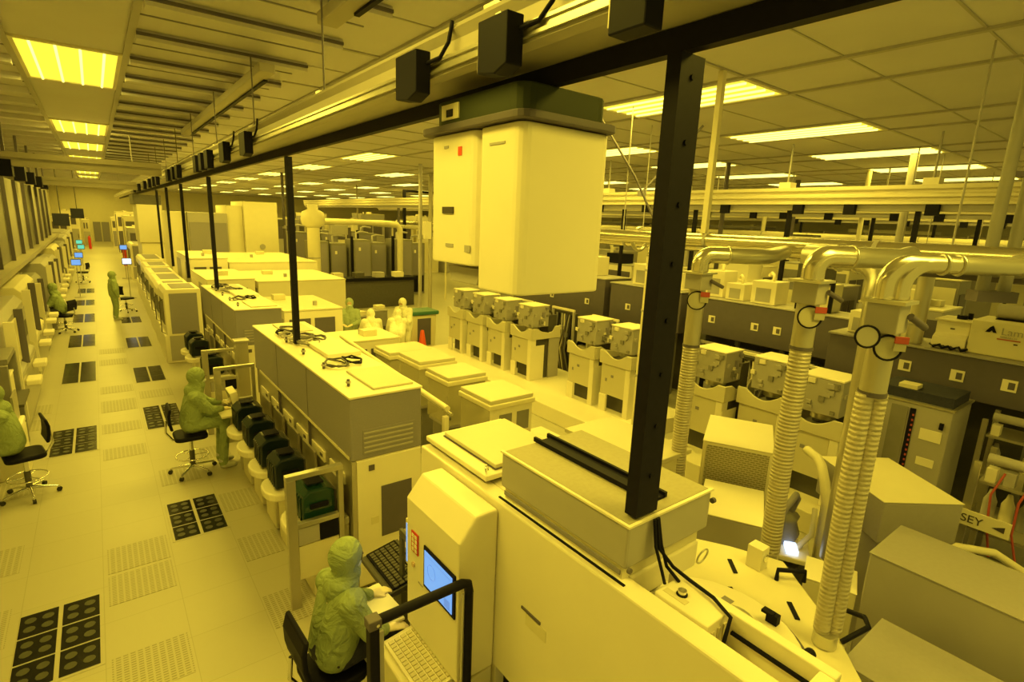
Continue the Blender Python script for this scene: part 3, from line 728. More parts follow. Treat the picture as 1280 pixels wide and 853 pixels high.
def person(lab, J, suit, trousers=None, vox=.013, face_yaw=0., face_pitch=0., hood=True, mask=True, group=None, loc=None, boots='boot', handdir=None, curl=.5):
    """J: dict of joint positions in world space"""
    g_ = {k: Vector(v) for k, v in J.items()}
    t = thing('person', lab, 'person', loc or (g_['pelvis'].x, g_['pelvis'].y, 0), 0, group)
    tr = trousers or suit
    # body: one continuous surface
    b = B(); sk = 'glove'
    n0 = g_['neck']; hd_ = g_['head']
    M = Matrix.Translation(hd_) @ Matrix.Rotation(face_yaw,4,'Z') @ Matrix.Rotation(face_pitch,4,'Y')
    head_mesh(b, M, sk)
    capsule(b, n0-Vector((0,0,.05)), hd_-Vector((0,0,.03)), .058, .052, sk)
    capsule(b, g_['pelvis'], n0-Vector((0,0,.08)), .115, .10, sk)
    for s in ('l','r'):
        capsule(b, g_['sh_'+s], g_['el_'+s], .044, .036, sk); capsule(b, g_['el_'+s], g_['wr_'+s], .036, .026, sk)
        capsule(b, n0-Vector((0,0,.09)), g_['sh_'+s], .06, .044, sk)
        if 'kn_'+s in g_:
            capsule(b, g_['hip_'+s], g_['kn_'+s], .07, .05, sk); capsule(b, g_['kn_'+s], g_['an_'+s], .048, .034, sk)
            capsule(b, g_['an_'+s]-Vector((0,0,.03)), g_['an_'+s]+Vector((math.cos(face_yaw)*.13, math.sin(face_yaw)*.13,-.05)), .034, .03, sk)
        fd = (g_['wr_'+s]-g_['el_'+s]).normalized()
        if handdir and s in handdir: fd = Vector(handdir[s]).normalized()
        up = Vector((0,0,1)); up = (up - fd*up.dot(fd)); up = up.normalized() if up.length > .2 else Vector((-math.cos(face_yaw), -math.sin(face_yaw), 0))
        hand(b, g_['wr_'+s]+fd*.015, fd, up, sk, 1 if s == 'l' else -1, curl)
    remeshed('body', b, t, min(vox, .0075) if vox < .02 else vox*.7, 3)
    # coverall
    c = B()
    pv, ch = g_['pelvis'], n0-Vector((0,0,.16))
    sdv = (g_['sh_l']-g_['sh_r']).normalized()
    mid = pv.lerp(ch, .5)
    for s in (-1,1):
        capsule(c, pv+sdv*.06*s, mid+sdv*.065*s, .145, .150, suit); capsule(c, mid+sdv*.065*s, ch+sdv*.085*s, .150, .140, suit)
    for s in ('l','r'):
        capsule(c, ch+Vector((0,0,.05)), g_['sh_'+s], .115, .092, suit)
        capsule(c, g_['sh_'+s], g_['el_'+s], .090, .076, suit); e = g_['el_'+s]; w_ = g_['wr_'+s]
        capsule(c, e, e.lerp(w_, .93), .074, .048, suit)
    capsule(c, ch+Vector((0,0,.08)), n0+Vector((0,0,.0)), .10, .082, suit)
    if not trousers and 'kn_l' in g_:
        for s in ('l','r'):
            capsule(c, g_['hip_'+s], g_['kn_'+s], .105, .078, suit); capsule(c, g_['kn_'+s], g_['an_'+s], .076, .062, suit)
    remeshed('coverall', c, t, vox, 5)
    if trousers:
        c = B(); capsule(c, pv+sdv*.06, pv-sdv*.06, .142, .142, tr)
        for s in ('l','r'):
            capsule(c, g_['hip_'+s], g_['kn_'+s], .108, .08, tr); capsule(c, g_['kn_'+s], g_['an_'+s], .076, .06, tr)
        remeshed('trousers', c, t, vox, 5)
    if 'an_l' in g_:
        for s in ('l','r'):
            c = B(); a = g_['an_'+s]; d = Vector((math.cos(face_yaw), math.sin(face_yaw), 0))
            capsule(c, a+Vector((0,0,.06)), a-Vector((0,0,.03)), .063, .055, boots); capsule(c, a-Vector((0,0,.035)), a+d*.15-Vector((0,0,.045)), .05, .042, boots)
            remeshed('boot', c, t, max(vox, .014), 3)
    if hood:
        c = B()
        vs = MB()
        vs.ball((-.020,0,.022), (.124,.110,.134), suit, 16); vs.ball((-.010,0,-.075), (.088,.092,.085), suit, 14)
        hb = [M @ v for v in vs.v]
        # the face opening is cut by leaving out the front of the shell
        inv = M.inverted()
        c.add(hb, vs.f, suit, True)
        capsule(c, hd_-Vector((0,0,.12)), n0-Vector((0,0,.03)), .098, .135, suit)
        o = remeshed('hood', c, t, vox, 4)
        # face opening panel
        fo = B(); prof = []
        for k in range(16):
            a = 2*PI*k/16; prof.append((.058*math.cos(a), .012+.050*math.sin(a)*1.0))
        n = 16
        ring0 = [M @ Vector((.084+.016*math.cos(2*PI*k/n*1)*0 - 2.2*(prof[k][0]**2), prof[k][0], prof[k][1])) for k in range(n)]
        cen = M @ Vector((.108,0,.010))
        fo.add([cen]+[p+ (M.to_3x3() @ Vector((.012,0,0))) for p in ring0], [(0,1+k,1+(k+1) % n) for k in range(n)], 'skin', True)
        fp = obj('face_opening', fo, t, label='skin showing in the hood opening')
        ey = B()
        for s in (-1,1): ey.ball(M @ Vector((.104,.028*s,.026)), .0075, 'dark_brown', 8)
        obj('eyes', ey, fp)
        if mask:
            mk = B(); vs = MB(); vs.ball((.052,0,-.040), (.064,.062,.048), 'mask_cloth', 14); mk.add([M @ v for v in vs.v], vs.f, 'mask_cloth', True); obj('mask', mk, t)
    return t
def seated(x, y, seat, yaw, reach_l=(.42,.16,.12), reach_r=(.38,-.20,.08), lean=.06, feet=.42, foot_z=.10, scale=1.0):
    """joints of a person sitting at (x, y) facing yaw; offsets are forward, left, up from the pelvis"""
    c, s = math.cos(yaw), math.sin(yaw)
    def P(f_, l_, u_): return (x+c*f_*scale-s*l_*scale, y+s*f_*scale+c*l_*scale, seat+.152+u_*scale)
    J = dict(pelvis=P(0,0,-.0), neck=P(lean+.02,0,.50), head=P(lean+.07,0,.66))
    for k, q in (('l',1),('r',-1)):
        J['sh_'+k] = P(lean,.175*q,.41); J['hip_'+k] = P(.02,.09*q,-.03); J['kn_'+k] = P(.42,.13*q,-.02)
        J['an_'+k] = (x+c*feet*scale-s*.13*q*scale, y+s*feet*scale+c*.13*q*scale, foot_z)
    for k, q, rc in (('l',1,reach_l),('r',-1,reach_r)):
        J['wr_'+k] = P(*rc); sh = Vector(P(lean,.17*q,.42)); w_ = Vector(P(*rc)); m = sh.lerp(w_,.5)
        e = m + Vector((-s*q*.04, c*q*.04, -.10))*scale; J['el_'+k] = tuple(e)
    return J
J = seated(1.06, 3.36, .60, .12, reach_l=(.33,.03,.235), reach_r=(.26,-.30,.19), lean=.07, feet=.34, foot_z=.32)
person('person in green hooded coverall and dark trousers seated at the blue screen console', J, 'coverall_green', 'navy', vox=.011, face_yaw=.10, face_pitch=.22, handdir={'l':(1,.05,-.05),'r':(.9,-.1,-.12)})
J = seated(.82, 8.62, .63, 0.0, reach_l=(.42,.12,.20), reach_r=(.40,-.12,.17), lean=.06, feet=.36, foot_z=.10)
person('person in green hooded coverall seated on a lab chair before the grille cabinet', J, 'coverall_green', vox=.016, face_yaw=0.02, face_pitch=.12)
J = seated(-1.14, 8.98, .62, R(178), lean=.05)
person('person in dark green coverall seated at the frame edge with back to the corridor', J, 'coverall_green', vox=.016, face_yaw=R(178), face_pitch=.15)
J = seated(-1.05, 20.9, .55, R(170), lean=.10)
person('person in green coverall seated far along the corridor, turned to the tools', J, 'coverall_green', 'navy', vox=.022, face_yaw=R(170), face_pitch=.15)
def standing(x, y, h, yaw, arms='down', lean=0.0):
    k = h/1.72; c, s = math.cos(yaw), math.sin(yaw)
    def P(f_, l_, u_): return (x+c*f_*k-s*l_*k, y+s*f_*k+c*l_*k, u_*k)
    L_ = lean
    J = dict(pelvis=P(-.35*L_,0,.92), neck=P(.30*L_,0,1.42-.28*L_), head=P(.42*L_+.02,0,1.58-.34*L_))
    for q, n in ((1,'l'),(-1,'r')):
        J['sh_'+n] = P(.22*L_,.18*q,1.36-.24*L_); J['hip_'+n] = P(-.35*L_,.09*q,.88); J['kn_'+n] = P(-.06*L_+.02,.10*q,.48); J['an_'+n] = P(-.03,.11*q,.08)
        if arms == 'down': J['el_'+n] = P(.0,.26*q,1.08); J['wr_'+n] = P(.08,.26*q,.84)
        elif arms == 'work': J['el_'+n] = P(.12+.3*L_,.25*q,1.08-.2*L_); J['wr_'+n] = P(.34+.35*L_,.12*q,1.06-.3*L_)
    return J
person('person in green coverall standing in the corridor far away, beside an empty chair', standing(.27,22.6,1.66,R(8)), 'coverall_green', vox=.022, face_yaw=R(8))
person('person in pale green coverall and mask standing in the middle aisle', standing(5.15,13.75,1.68,R(-120),'work'), 'coverall_pale', vox=.02, face_yaw=R(-112))
person('person in white coverall bending forward over the middle aisle tools', standing(5.95,12.55,1.72,R(62),'work',.75), 'coverall_white', vox=.02, face_yaw=R(62), face_pitch=.6)
person('second person in white coverall, behind the one bending forward', standing(6.62,13.5,1.74,R(215),'work',.25), 'coverall_white', vox=.02, face_yaw=R(215), face_pitch=.3)
person('third person in white coverall, bending beside the masked person in pale green', standing(5.35,12.75,1.66,R(75),'work',.55), 'coverall_white', vox=.02, face_yaw=R(75), face_pitch=.45)

# ------------------------------------------------------------------ tools along the far side of the corridor
def left_tool(y0, y1, xf, h, lab, k):
    t = thing('wafer_tool', lab, 'tool', (xf-1.0, y0, 0), 0, 'tools along the far side of the corridor')
    rnd = random.Random(50+k)
    obj('body', B().prism([(xf-1.4,0),(xf-.02,0),(xf-.02,.95),(xf-.10,1.0),(xf-.10,h-.12),(xf-.20,h),(xf-1.4,h)], 'xz', y0, y1, ['greige','ivory','olive','greige'][k % 4]), t, .015)
    L_ = y1-y0
    obj('door_panel', B().box(xf-.099, xf-.07, y0+.10, y0+L_*.46, 1.05, h-.2, ['ivory','cream'][k % 2]), t, .006)
    d = obj('door_panel', B().box(xf-.099, xf-.075, y0+L_*.52, y1-.10, 1.05, h-.2, 'greige'), t, .006)
    obj('window', B().box(xf-.0745, xf-.068, y0+L_*.58, y1-.22, 1.25, h-.45, 'dark_grey'), d)
    obj('lower_door', B().box(xf-.019, xf-.004, y0+.08, y1-.08, .10, .88, 'brushed'), t)
    obj('end_recess', B().box(xf-1.0, xf-.3, y0-.012, y0-.0005, .35, h-.35, 'dark_brown'), t)
    obj('fin', B().box(xf-.10, xf+.02, y0+(y1-y0)*.49-.04, y0+(y1-y0)*.49+.04, .95, h-.06, 'dark_brown'), t); obj('fin', B().box(xf-.10, xf+.03, y0+.01, y0+.09, .30, h-.06, 'cream'), t)
    obj('top_duct', B().box(xf-1.1, xf-.45, y0+.2, y1-.3, h+.001, h+.04, 'greige'), t, .01)
    for q in range(2):
        yy = y0+L_*(.27+.45*q)
        obj('port_table', B().box(xf-.003, xf+.20, yy-.20, yy+.20, .72, .82, 'cream'), t, .02)
    return t
LT = [(11.4,14.4,2.0),(14.8,17.6,2.1),(17.9,20.2,1.9),(21.4,24.2,2.05),(24.5,27.6,1.9),(28,31.5,2.1),(32,36,2.0),(37,42,2.1),(43,50,2.1)]
for k, (a, b_, h) in enumerate(LT):
    left_tool(a, b_, -1.22-.03*(k % 3), h, 'pale tool on the far side of the corridor, %s beyond the dark port frame' % ORD[k], k)
# dark frame with ports closest to the edge of the frame
t = thing('port_frame', 'dark metal port frame standing at the near end of the far side tools', 'frame', (-1.3,10.6,0))
for yy in (10.2, 11.2): obj('post', B().box(-1.36,-1.20,yy-.05,yy+.05,0,1.52,'olive'), t, .006)
obj('top_bar', B().box(-1.36,-1.20,10.25,11.15,1.521,1.60,'olive'), t, .006)
obj('shelf', B().box(-1.75,-1.10,10.26,11.14,.86,.90,'dark_grey'), t)
obj('back_panel', B().box(-1.80,-1.72,10.0,11.25,.05,1.95,'greige'), t)
t = thing('white_cassette_box', 'cream box standing on the shelf of the dark port frame', 'box', (-1.4,10.7,.901))
obj('body', B().box(-1.62,-1.24,10.42,10.98,.901,1.25,'ivory'), t, .02); obj('lid', B().box(-1.63,-1.23,10.41,10.99,1.251,1.285,'cream'), t, .01)
for k, yy in enumerate((9.86,)):
    load_port(-1.45, yy-.0, 'cream load port before the dark port frame, %s from the seated person' % ORD[k])['group'] = 'load ports on the far side of the corridor'
for k, (x, y, z) in enumerate(((-.80,28.8,1.35),(-.80,33.8,1.3),(-.80,40.5,1.3),(.90,27.9,1.45),(1.08,36.0,1.55),(-.95,45.0,1.35))):
    t = thing('monitor', ['small screen on the far side of the corridor, %s from the camera' % ORD[k] if k < 3 else '', '' ][0] or ['','','','bright screen on a stand beside the standing green person','blue screen on a stand farther along the tool row','tiny green screen far along the corridor'][k], 'monitor', (x,y,0), 0)
    obj('stand', B().cyl((x,y+.06,.021),(x,y+.06,z-.02),.014,'greige').cyl((x,y+.06,0),(x,y+.06,.02),.2,'greige'), t)
    hd = obj('housing', B().box(x-.17,x+.17,y,y+.05,z-.02,z+.26,'dark_grey'), t, .008)
    obj('screen', B().box(x-.15,x+.15,y-.006,y-.0005,z+.01,z+.23,['screen_blue','screen_blue','screen_green','screen_white','screen_blue','screen_green'][k]), hd)
# stocker panels above the far side tools
t = thing('wafer_stocker', 'tall wall of pale stocker panels with dark seams above the far side tools', 'stocker', (-2.2,20,2.3))
for k in range(9):
    y0 = 14.2+k*2.6; obj('panel', B().box(-2.3,-1.85,y0,y0+2.52,2.3,4.45,['greige','olive','greige'][k % 3]), t, .01)
for k in range(9): obj('post', B().box(-1.84,-1.76,14.12+2.6*k,14.2+2.6*k,2.3,4.45,'dark_brown'), t)
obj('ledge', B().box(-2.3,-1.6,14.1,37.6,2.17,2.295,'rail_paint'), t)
for k in range(5):
    y0 = 17.2+k*3.1
    single('hanging_box', B().box(-1.62,-1.38,y0-.2,y0+.2,4.38-.0,4.75,'black').box(-1.53,-1.47,y0-.03,y0+.03,4.7505,ZC-.14,'dark_brown'), 'dark box hanging before the stocker panels, %s along the row' % ORD[k], 'sensor', 'dark boxes over the far side tools', .006)
for k, (x, y, z) in enumerate(((-1.15,30.5,2.9),(-.72,38.0,3.1))):
    single('hanging_display', B().box(x-.28,x+.28,y-.04,y+.04,z,z+.52,'navy').cyl((x,y,z+.521),(x,y,ZC-.001),.02,'dark_grey',n=6), ['dark hanging display panel over the far side tools, nearer of two','dark hanging display panel over the far side tools, farther of two'][k], 'display')

# ------------------------------------------------------------------ cream units beyond the second brown cabinet
for k, (a, b_, h) in enumerate(((15.5,17.0,1.86),(17.4,18.9,1.72),(19.2,21.2,1.70),(21.6,23.6,1.68),(24.0,26.0,1.7),(26.6,29.6,1.75),(35,38,1.9))):
    t = thing('tool_unit', 'cream corridor unit with a dark end panel, %s past the second brown cabinet' % ORD[k], 'tool', (1.5,a,0), 0, 'cream units along the corridor')
    x0 = 1.10+.03*k
    obj('body', B().prism([(x0,.0),(x0+.85,0),(x0+.85,h),(x0+.12,h),(x0+.05,h-.10),(x0+.05,.72),(x0,.70)], 'xz', a, b_, 'cream'), t, .015)
    obj('end_panel', B().box(x0+.16,x0+.76,a-.012,a-.0005,.75,h-.10,'brown'), t)
    obj('low_panel', B().box(x0+.10,x0+.80,a-.010,a-.0005,.06,.70,'greige'), t)
    obj('front_window', B().box(x0+.040,x0+.0495,a+.25,b_-.35,.95,h-.3,'dark_grey'), t)
    obj('top_slot', B().box(x0+.25,x0+.75,a+.2,b_-.3,h+.0005,h+.012,'brown'), t)
    obj('hand_rail', B().tube([(x0+.03,a+.12,.75),(x0-.04,a+.12,.80),(x0-.04,a+.12,h-.3),(x0+.04,a+.12,h-.25)],.012,'dark_grey',6), t)
# block of machinery behind them
def machine(x0, x1, y0, y1, h, lab, body='cream', top='ivory', face='greige', k=0, group=None, z0=0.0, wins=2):
    t = thing('equipment_cabinet', lab, 'cabinet', ((x0+x1)/2, (y0+y1)/2, z0), 0, group)
    rnd = random.Random(900+k)
    obj('body', B().box(x0, x1, y0, y1, z0, h-.035, body), t, .015)
    obj('top_plate', B().box(x0-.012, x1+.012, y0-.012, y1+.012, h-.034, h, top), t, .006)
    d = obj('door_panel', B().box(x0+.06, x1-.06, y0-.014, y0-.0005, z0+.10, z0+(h-z0)*.55, face), t)
    obj('handle', B().box(x1-.16, x1-.12, y0-.03, y0-.0145, z0+.3*(h-z0), z0+.42*(h-z0), 'dark_grey'), d)
    L_ = y1-y0; n = max(1, int(L_/1.1))
    for q in range(n):
        yy = y0+.06+q*(L_-.06)/n
        obj('side_panel', B().box(x0-.014, x0-.0005, yy, yy+(L_-.12)/n-.05, z0+.10, h-.20, [face, body][q % 2]), t)
    for q in range(wins):
        w0 = x0+.10+q*(x1-x0-.2)/max(1,wins)
        obj('window', B().box(w0, w0+(x1-x0-.3)/max(1,wins)-.04, y0-.018, y0-.0005, z0+.66*(h-z0), z0+.88*(h-z0), 'dark_brown'), t)
    for q in range(2):
        cx, cy = x0+(x1-x0)*(.25+.5*rnd.random()), y0+L_*(.2+.6*rnd.random())
        if q: obj('top_fitting', B().cyl((cx,cy,h+.0005),(cx,cy,h+.10),.05,'greige',n=10), t)
        else: obj('top_box', B().box(cx-.14,cx+.14,cy-.12,cy+.12,h+.0005,h+.12,'ivory'), t, .006)
    return t
machine(2.15,3.3,15.8,18.6,2.05,'cream machine block with a greige top behind the second cabinet', k=1)
machine(2.2,3.25,19.2,22.6,2.35,'taller cream machine block behind the row of corridor units', k=2)
machine(3.4,5.85,15.9,19.0,1.95,'wide cream tool block in the middle bay, near the person in pale green', k=3, wins=0)
machine(3.3,6.1,19.3,24.0,2.20,'stepped cream tool block behind the wide one in the middle bay', k=4, wins=0)
machine(3.4,4.6,9.6,10.6,1.5,'low cream cabinet with two small windows, behind the cable covered cabinet', k=5)
machine(3.1,4.4,12.2,14.4,1.72,'cream cabinet in the middle bay, left of the person in pale green', k=6)
machine(2.62,3.06,7.2,9.2,1.66,'cream cabinet with a plain top just behind the cable covered cabinet', k=7, wins=0)
# tall stocker block in the distance
t = thing('tall_stocker', 'tall pale stocker of big panels rising behind the corridor units', 'stocker', (4.4,27,0))
for k, (a, b_, h) in enumerate(((2.4,3.05,3.7),(3.06,4.55,3.7),(4.56,5.2,4.05),(5.21,6.6,4.25))):
    obj('panel', B().box(a,b_,26.5-.25*(k % 2),29,0,h,['ivory','greige','ivory','ivory'][k]), t, .01)
obj('recess', B().box(3.1,4.5,26.19,26.245,1.9,3.3,'brown'), t)
obj('porthole', B().cyl((5.9,26.24,2.3),(5.9,26.215,2.3),.12,'greige'), t)
t = thing('bright_cabinet', 'bright cream tall cabinet under the rail, far along the corridor', 'cabinet', (1.9,31,0))
obj('body', B().box(1.6,2.6,31,34,2.2,3.95,'white'), t, .01); obj('base', B().box(1.65,2.55,31.05,34,0,2.195,'ivory'), t, .01); obj('head_unit', B().box(1.5,2.6,31.1,34,3.955,4.40,'dark_grey'), t)

# ------------------------------------------------------------------ clear lidded machine boxes beside the middle aisle
def lidded(x0, x1, y0, y1, h, lab, win):
    t = thing('lidded_machine', lab, 'machine', ((x0+x1)/2,(y0+y1)/2,0), 0, 'clear sided machines with cream lids')
    obj('base', B().box(x0+.06,x1-.06,y0+.06,y1-.06,0,.80,'olive'), t, .01)
    obj('deck', B().box(x0+.02,x1-.02,y0+.02,y1-.02,.801,.86,'greige'), t, .006)
    core = obj('spindle_unit', B().lathe(((x0+x1)/2,(y0+y1)/2,.861), [(.20,0),(.20,.12),(.15,.16),(.15,.30),(.10,.34),(.10,.40),(.001,.40)], 'brushed', 16), t)
    obj('motor', B().box(x0+.10,x0+.24,y0+.12,y0+.30,.861,1.10,'dark_grey'), t)
    for (a, b_, c, d) in ((x0,x1,y0,y0+.012),(x0,x1,y1-.012,y1),(x0,x0+.012,y0+.013,y1-.013),(x1-.012,x1,y0+.013,y1-.013)):
        obj('clear_wall', B().box(a,b_,c,d,.861,h-.13,'cream' if (win and c == y0 and d == y0+.012) else 'acrylic'), t)
    if win:
        for q in range(2):
            w0 = x0+.14+q*(x1-x0)*.42; obj('window', B().box(w0,w0+.20,y0-.008,y0-.0005,h-.48,h-.22,'olive'), t)
    obj('lid', B().box(x0-.03,x1+.03,y0-.03,y1+.03,h-.129,h-.06,'ivory').box(x0-.01,x1+.01,y0-.01,y1+.01,h-.0595,h,'white'), t, .012)
lidded(3.74,4.42,5.22,5.92,1.6,'clear sided machine with a cream lid and two small windows, largest of its row',True)
lidded(3.80,4.44,6.36,6.98,1.6,'clear sided machine with a cream lid, second in its row',False)
lidded(3.86,4.50,7.34,8.06,1.6,'clear sided machine with a cream lid, third in its row',False)
lidded(4.0,4.85,8.75,9.4,1.42,'clear sided machine with a cream lid, last in its row, by the bending person',False)
t = thing('rail_conveyor', 'long cream guide rail on posts behind the brown grille cabinet', 'rail', (3.1,6.5,0))
obj('bar', B().cyl((3.10,5.2,1.62),(3.42,9.6,1.62),.035,'ivory').cyl((3.16,5.2,1.54),(3.48,9.6,1.54),.02,'chrome',n=8), t)
for k, yy in enumerate((5.25,6.7,8.2,9.4)):
    x = 3.10+.32*(yy-5.2)/4.4; obj('post', B().box(x-.03,x+.03,yy-.03,yy+.03,0,1.51,'cream'), t)
    obj('valve', B().cyl((x+.035,yy+.06,1.45),(x+.10,yy+.06,1.45),.03,'dark_grey',n=10), t)
for k, (x, y) in enumerate(((3.1,4.55),(3.35,4.9),(3.0,5.0))):
    t = thing('pump_rack', 'low frame of pumps beside the brown grille cabinet, %s' % ['closest to the low lid','beside the lidded machine','nearest its grille'][k], 'rack', (x,y,0))
    obj('frame', B().box(x-.16,x+.16,y-.18,y+.18,.0,.62,'ivory'), t, .01); obj('motor', B().cyl((x-.12,y,.72),(x+.12,y,.72),.09,'dark_brown'), t); obj('pipe', B().tube([(x-.14,y-.1,.62),(x-.14,y-.1,.95),(x+.05,y-.1,1.0),(x+.14,y+.1,.9)],.022,'alu',8), t)

# ------------------------------------------------------------------ white pump towers with heads
def make_tower():
    t = thing('process_tower', '', 'tool', (0,0,0), 0, 'white process towers in the middle bay', local=True)
    # local: x depth (front at 0, away +), y width centred, z from the plinth
    h = 1.10; w_ = .36
    obj('leg', B().box(0,.16,-w_,-w_+.11,0,h-.16,'cream'), t, .01)
    obj('front_panel', B().box(.02,.05,-w_+.115,w_-.005,.34,h-.17,'white'), t, .008)
    obj('leg', B().box(0,.05,w_-.18,w_,0,.335,'cream'), t, .01)
    obj('dark_core', B().box(.20,.75,-w_+.04,w_-.04,.0,h-.18,'dark_grey'), t)
    # collar with a U notch, on the front and on the side
    prof = [(-w_-.03,h-.155),(w_+.03,h-.155),(w_+.03,h+.10),(w_-.10,h+.10)]
    prof += [(w_-.10-.02+ (-2*w_+.24)*k/8, h+.10-.10*math.sin(PI*k/8)-.02) for k in range(9)]
    prof += [(-w_+.10,h+.10),(-w_-.03,h+.10)]
    obj('collar', B().prism(prof,'yz',-.02,.02,'white'), t, .008)
    prof = [(.022,h-.155),(.86,h-.155),(.86,h+.12),(.70,h+.12),(.62,h+.0),(.50,h-.02),(.30,h+.02),(.18,h+.09),(.022,h+.10)]
    obj('collar', B().prism(prof,'xz',-w_-.03,-w_+.0,'white'), t, .008)
    obj('side_wing', B().prism([(.55,0),(.86,0),(.86,h-.16),(.55,h-.16)],'xz',-w_-.01,-w_+.03,'greige'), t, .006)
    obj('side_leg', B().box(.0,.40,-w_-.012,-w_-.001,0,h-.30,'cream'), t)
    obj('badge', B().box(.012,.0195,.04,.10,.70,.75,'brown'), t); obj('badge', B().box(.012,.0195,.20,.24,.60,.66,'brown'), t)
    hd = obj('head', B().box(.10,.58,-.27,.25,h+.10,h+.575,'greige').box(.09,.59,-.28,.26,h+.5755,h+.60,'cream'), t, .008)
    obj('cable_box', B().box(.60,.84,-.26,.24,h-.17,h+.36,'dark_grey'), t, .01)
    rnd = random.Random(3)
    for q in range(14):
        a, b_ = -.25+.46*rnd.random(), h+.13+.40*rnd.random()
        obj('module', B().box(.085-.02*rnd.random(),.0995,a,a+.04+.05*rnd.random(),b_,b_+.03+.05*rnd.random(),['greige','olive','cream','greige'][q % 4]), hd)
    for q in range(12):
        a, b_ = .13+.38*rnd.random(), h+.13+.38*rnd.random()
        obj('module', B().box(a,a+.04+.05*rnd.random(),-.29-.02*rnd.random(),-.2705,b_,b_+.03+.06*rnd.random(),['olive','greige','brown','cream'][q % 4]), hd)
    obj('head_neck', B().cyl((.34,0,h-.0),(.34,0,h+.099),.16,'steel'), t)
    for q in range(4):
        obj('cable', B().tube([(.60,-.2+.12*q,h+.5),(.70,-.22+.12*q,h+.42),(.76,-.2+.13*q,h+.2),(.72,-.2+.12*q,h+.02)],.022,['dark_grey','olive','black','greige'][q],6), t)
    return t
struct_pl = B().box(6.75,8.85,5.75,13.1,.0,.30,'cream'); single('tool_plinth', struct_pl, 'wide low cream plinth under the row of white process towers', 'plinth', bevel=.01)
TW = None
tl = [(9.37,'nearest of the four beside the flying carrier'),(10.36,'second of the four beside the flying carrier'),(11.30,'third of the four beside the flying carrier'),(12.25,'last of the four, next to the orange cone')]
tl += [(7.42,'first of the pair by the cream vertical duct'),(6.50,'second of the pair, partly behind the cream vertical duct')]
for k, (yy, lab) in enumerate(tl):
    lab = 'white process tower, ' + lab
    if k == 0: TW = make_tower(); TW.location = (7.5,yy,.30); TW['label'] = lab; 
    else: dup(TW, (7.5,yy,.30), 0, lab)
single('tool_plinth', B().box(6.95,8.5,2.46,5.1,0,.30,'ivory'), 'smaller cream plinth under the towers seen between the ribbed ducts', 'plinth', bevel=.01)
dup(TW, (7.35,4.55,.30), 0, 'white process tower with a box head, behind the thick black post')
dup(TW, (7.6,3.72,.30), 0, 'white process tower between the second and third ribbed hoses')
dup(TW, (7.25,2.86,.30), 0, 'white process tower with a box head, just beside the thickest ribbed hose')
# cone and bin
t = thing('traffic_cone', 'orange red safety cone standing by the green lidded bin', 'cone', (7.2,13.55,0))
obj('cone', B().lathe((7.2,13.55,.036), [(.15,0),(.05,.62),(.035,.64),(.001,.64)], 'orange_red', 16), t); obj('base', B().box(7.0,7.4,13.35,13.75,0,.035,'orange_red'), t, .01)
t = thing('waste_bin', 'tall cream bin with a dark green lid behind the orange cone', 'bin', (7.5,14.3,0))
obj('body', B().prism([(7.12,0),(7.88,0),(7.92,1.02),(7.08,1.02)],'xz',14.0,14.6,'ivory'), t, .02); obj('lid', B().box(7.02,7.98,13.95,14.65,1.021,1.14,'lid_green'), t, .03); obj('door', B().box(7.28,7.72,13.985,13.9995,.1,.92,'dark_brown'), t)
for k, (x, y, h) in enumerate(((6.35,14.9,1.1),(5.8,15.2,.9))):
    machine(x,x+.4,y,y+.5,h,'small olive gas cabinet behind the people in white, %s' % ORD[k], 'olive','greige','dark_grey',k+20,wins=0)
# instruments between the lidded machines and the towers
for k, (x, y, w_, d, h) in enumerate(((5.0,5.05,.55,.5,.62),(5.55,4.75,.5,.5,.60),(5.3,6.0,.7,.8,.45),(5.9,5.6,.5,.5,.5),(5.2,7.6,.8,1.2,.5))):
    t = thing('instrument_box', 'low cream instrument box on the floor before the white towers, %s from the louvred cover' % ORD[k], 'box', (x,y,0), 0, 'instrument boxes before the towers')
    obj('case', B().box(x-w_/2,x+w_/2,y-d/2,y+d/2,0,h,'ivory'), t, .015); obj('top', B().box(x-w_/2+.05,x+w_/2-.05,y-d/2+.05,y+d/2-.05,h+.0005,h+.05,'cream'), t, .008)
    obj('dial', B().cyl((x-w_/2-.012,y,h*.6),(x-w_/2-.0005,y,h*.6),.07,'dark_grey',n=12), t)
    obj('panel', B().box(x-.12,x+.14,y-d/2-.010,y-d/2-.0005,h*.3,h*.8,'greige'), t)
t = thing('white_slab_cabinet', 'flat white cabinet just behind the louvred cover of the big cream tool', 'cabinet', (4.3,3.3,0))
obj('body', B().box(3.95,4.62,2.95,4.0,0,1.55,'ivory'), t, .01); obj('top', B().box(3.92,4.66,2.92,4.05,1.551,1.60,'white'), t, .008); obj('side_slot', B().box(3.94,3.9495,3.1,3.8,1.2,1.4,'dark_brown'), t)

# ------------------------------------------------------------------ cluster tool with round transfer chamber, behind the rim of the big tool
t = thing('cluster_tool', 'cream cluster tool deck with a round transfer chamber behind the tool rim', 'tool', (2.9,1.4,0))
dk = [(2.66,.55),(3.02,.70),(3.34,.98),(3.78,1.52),(3.62,1.86),(3.25,2.45),(2.66,2.55)]
obj('body', B().prism([(x-.03,y) for x, y in dk], 'xy', 0, 1.40, 'ivory'), t, .01)
obj('deck', B().prism(dk, 'xy', 1.401, 1.45, 'ivory'), t, .008)
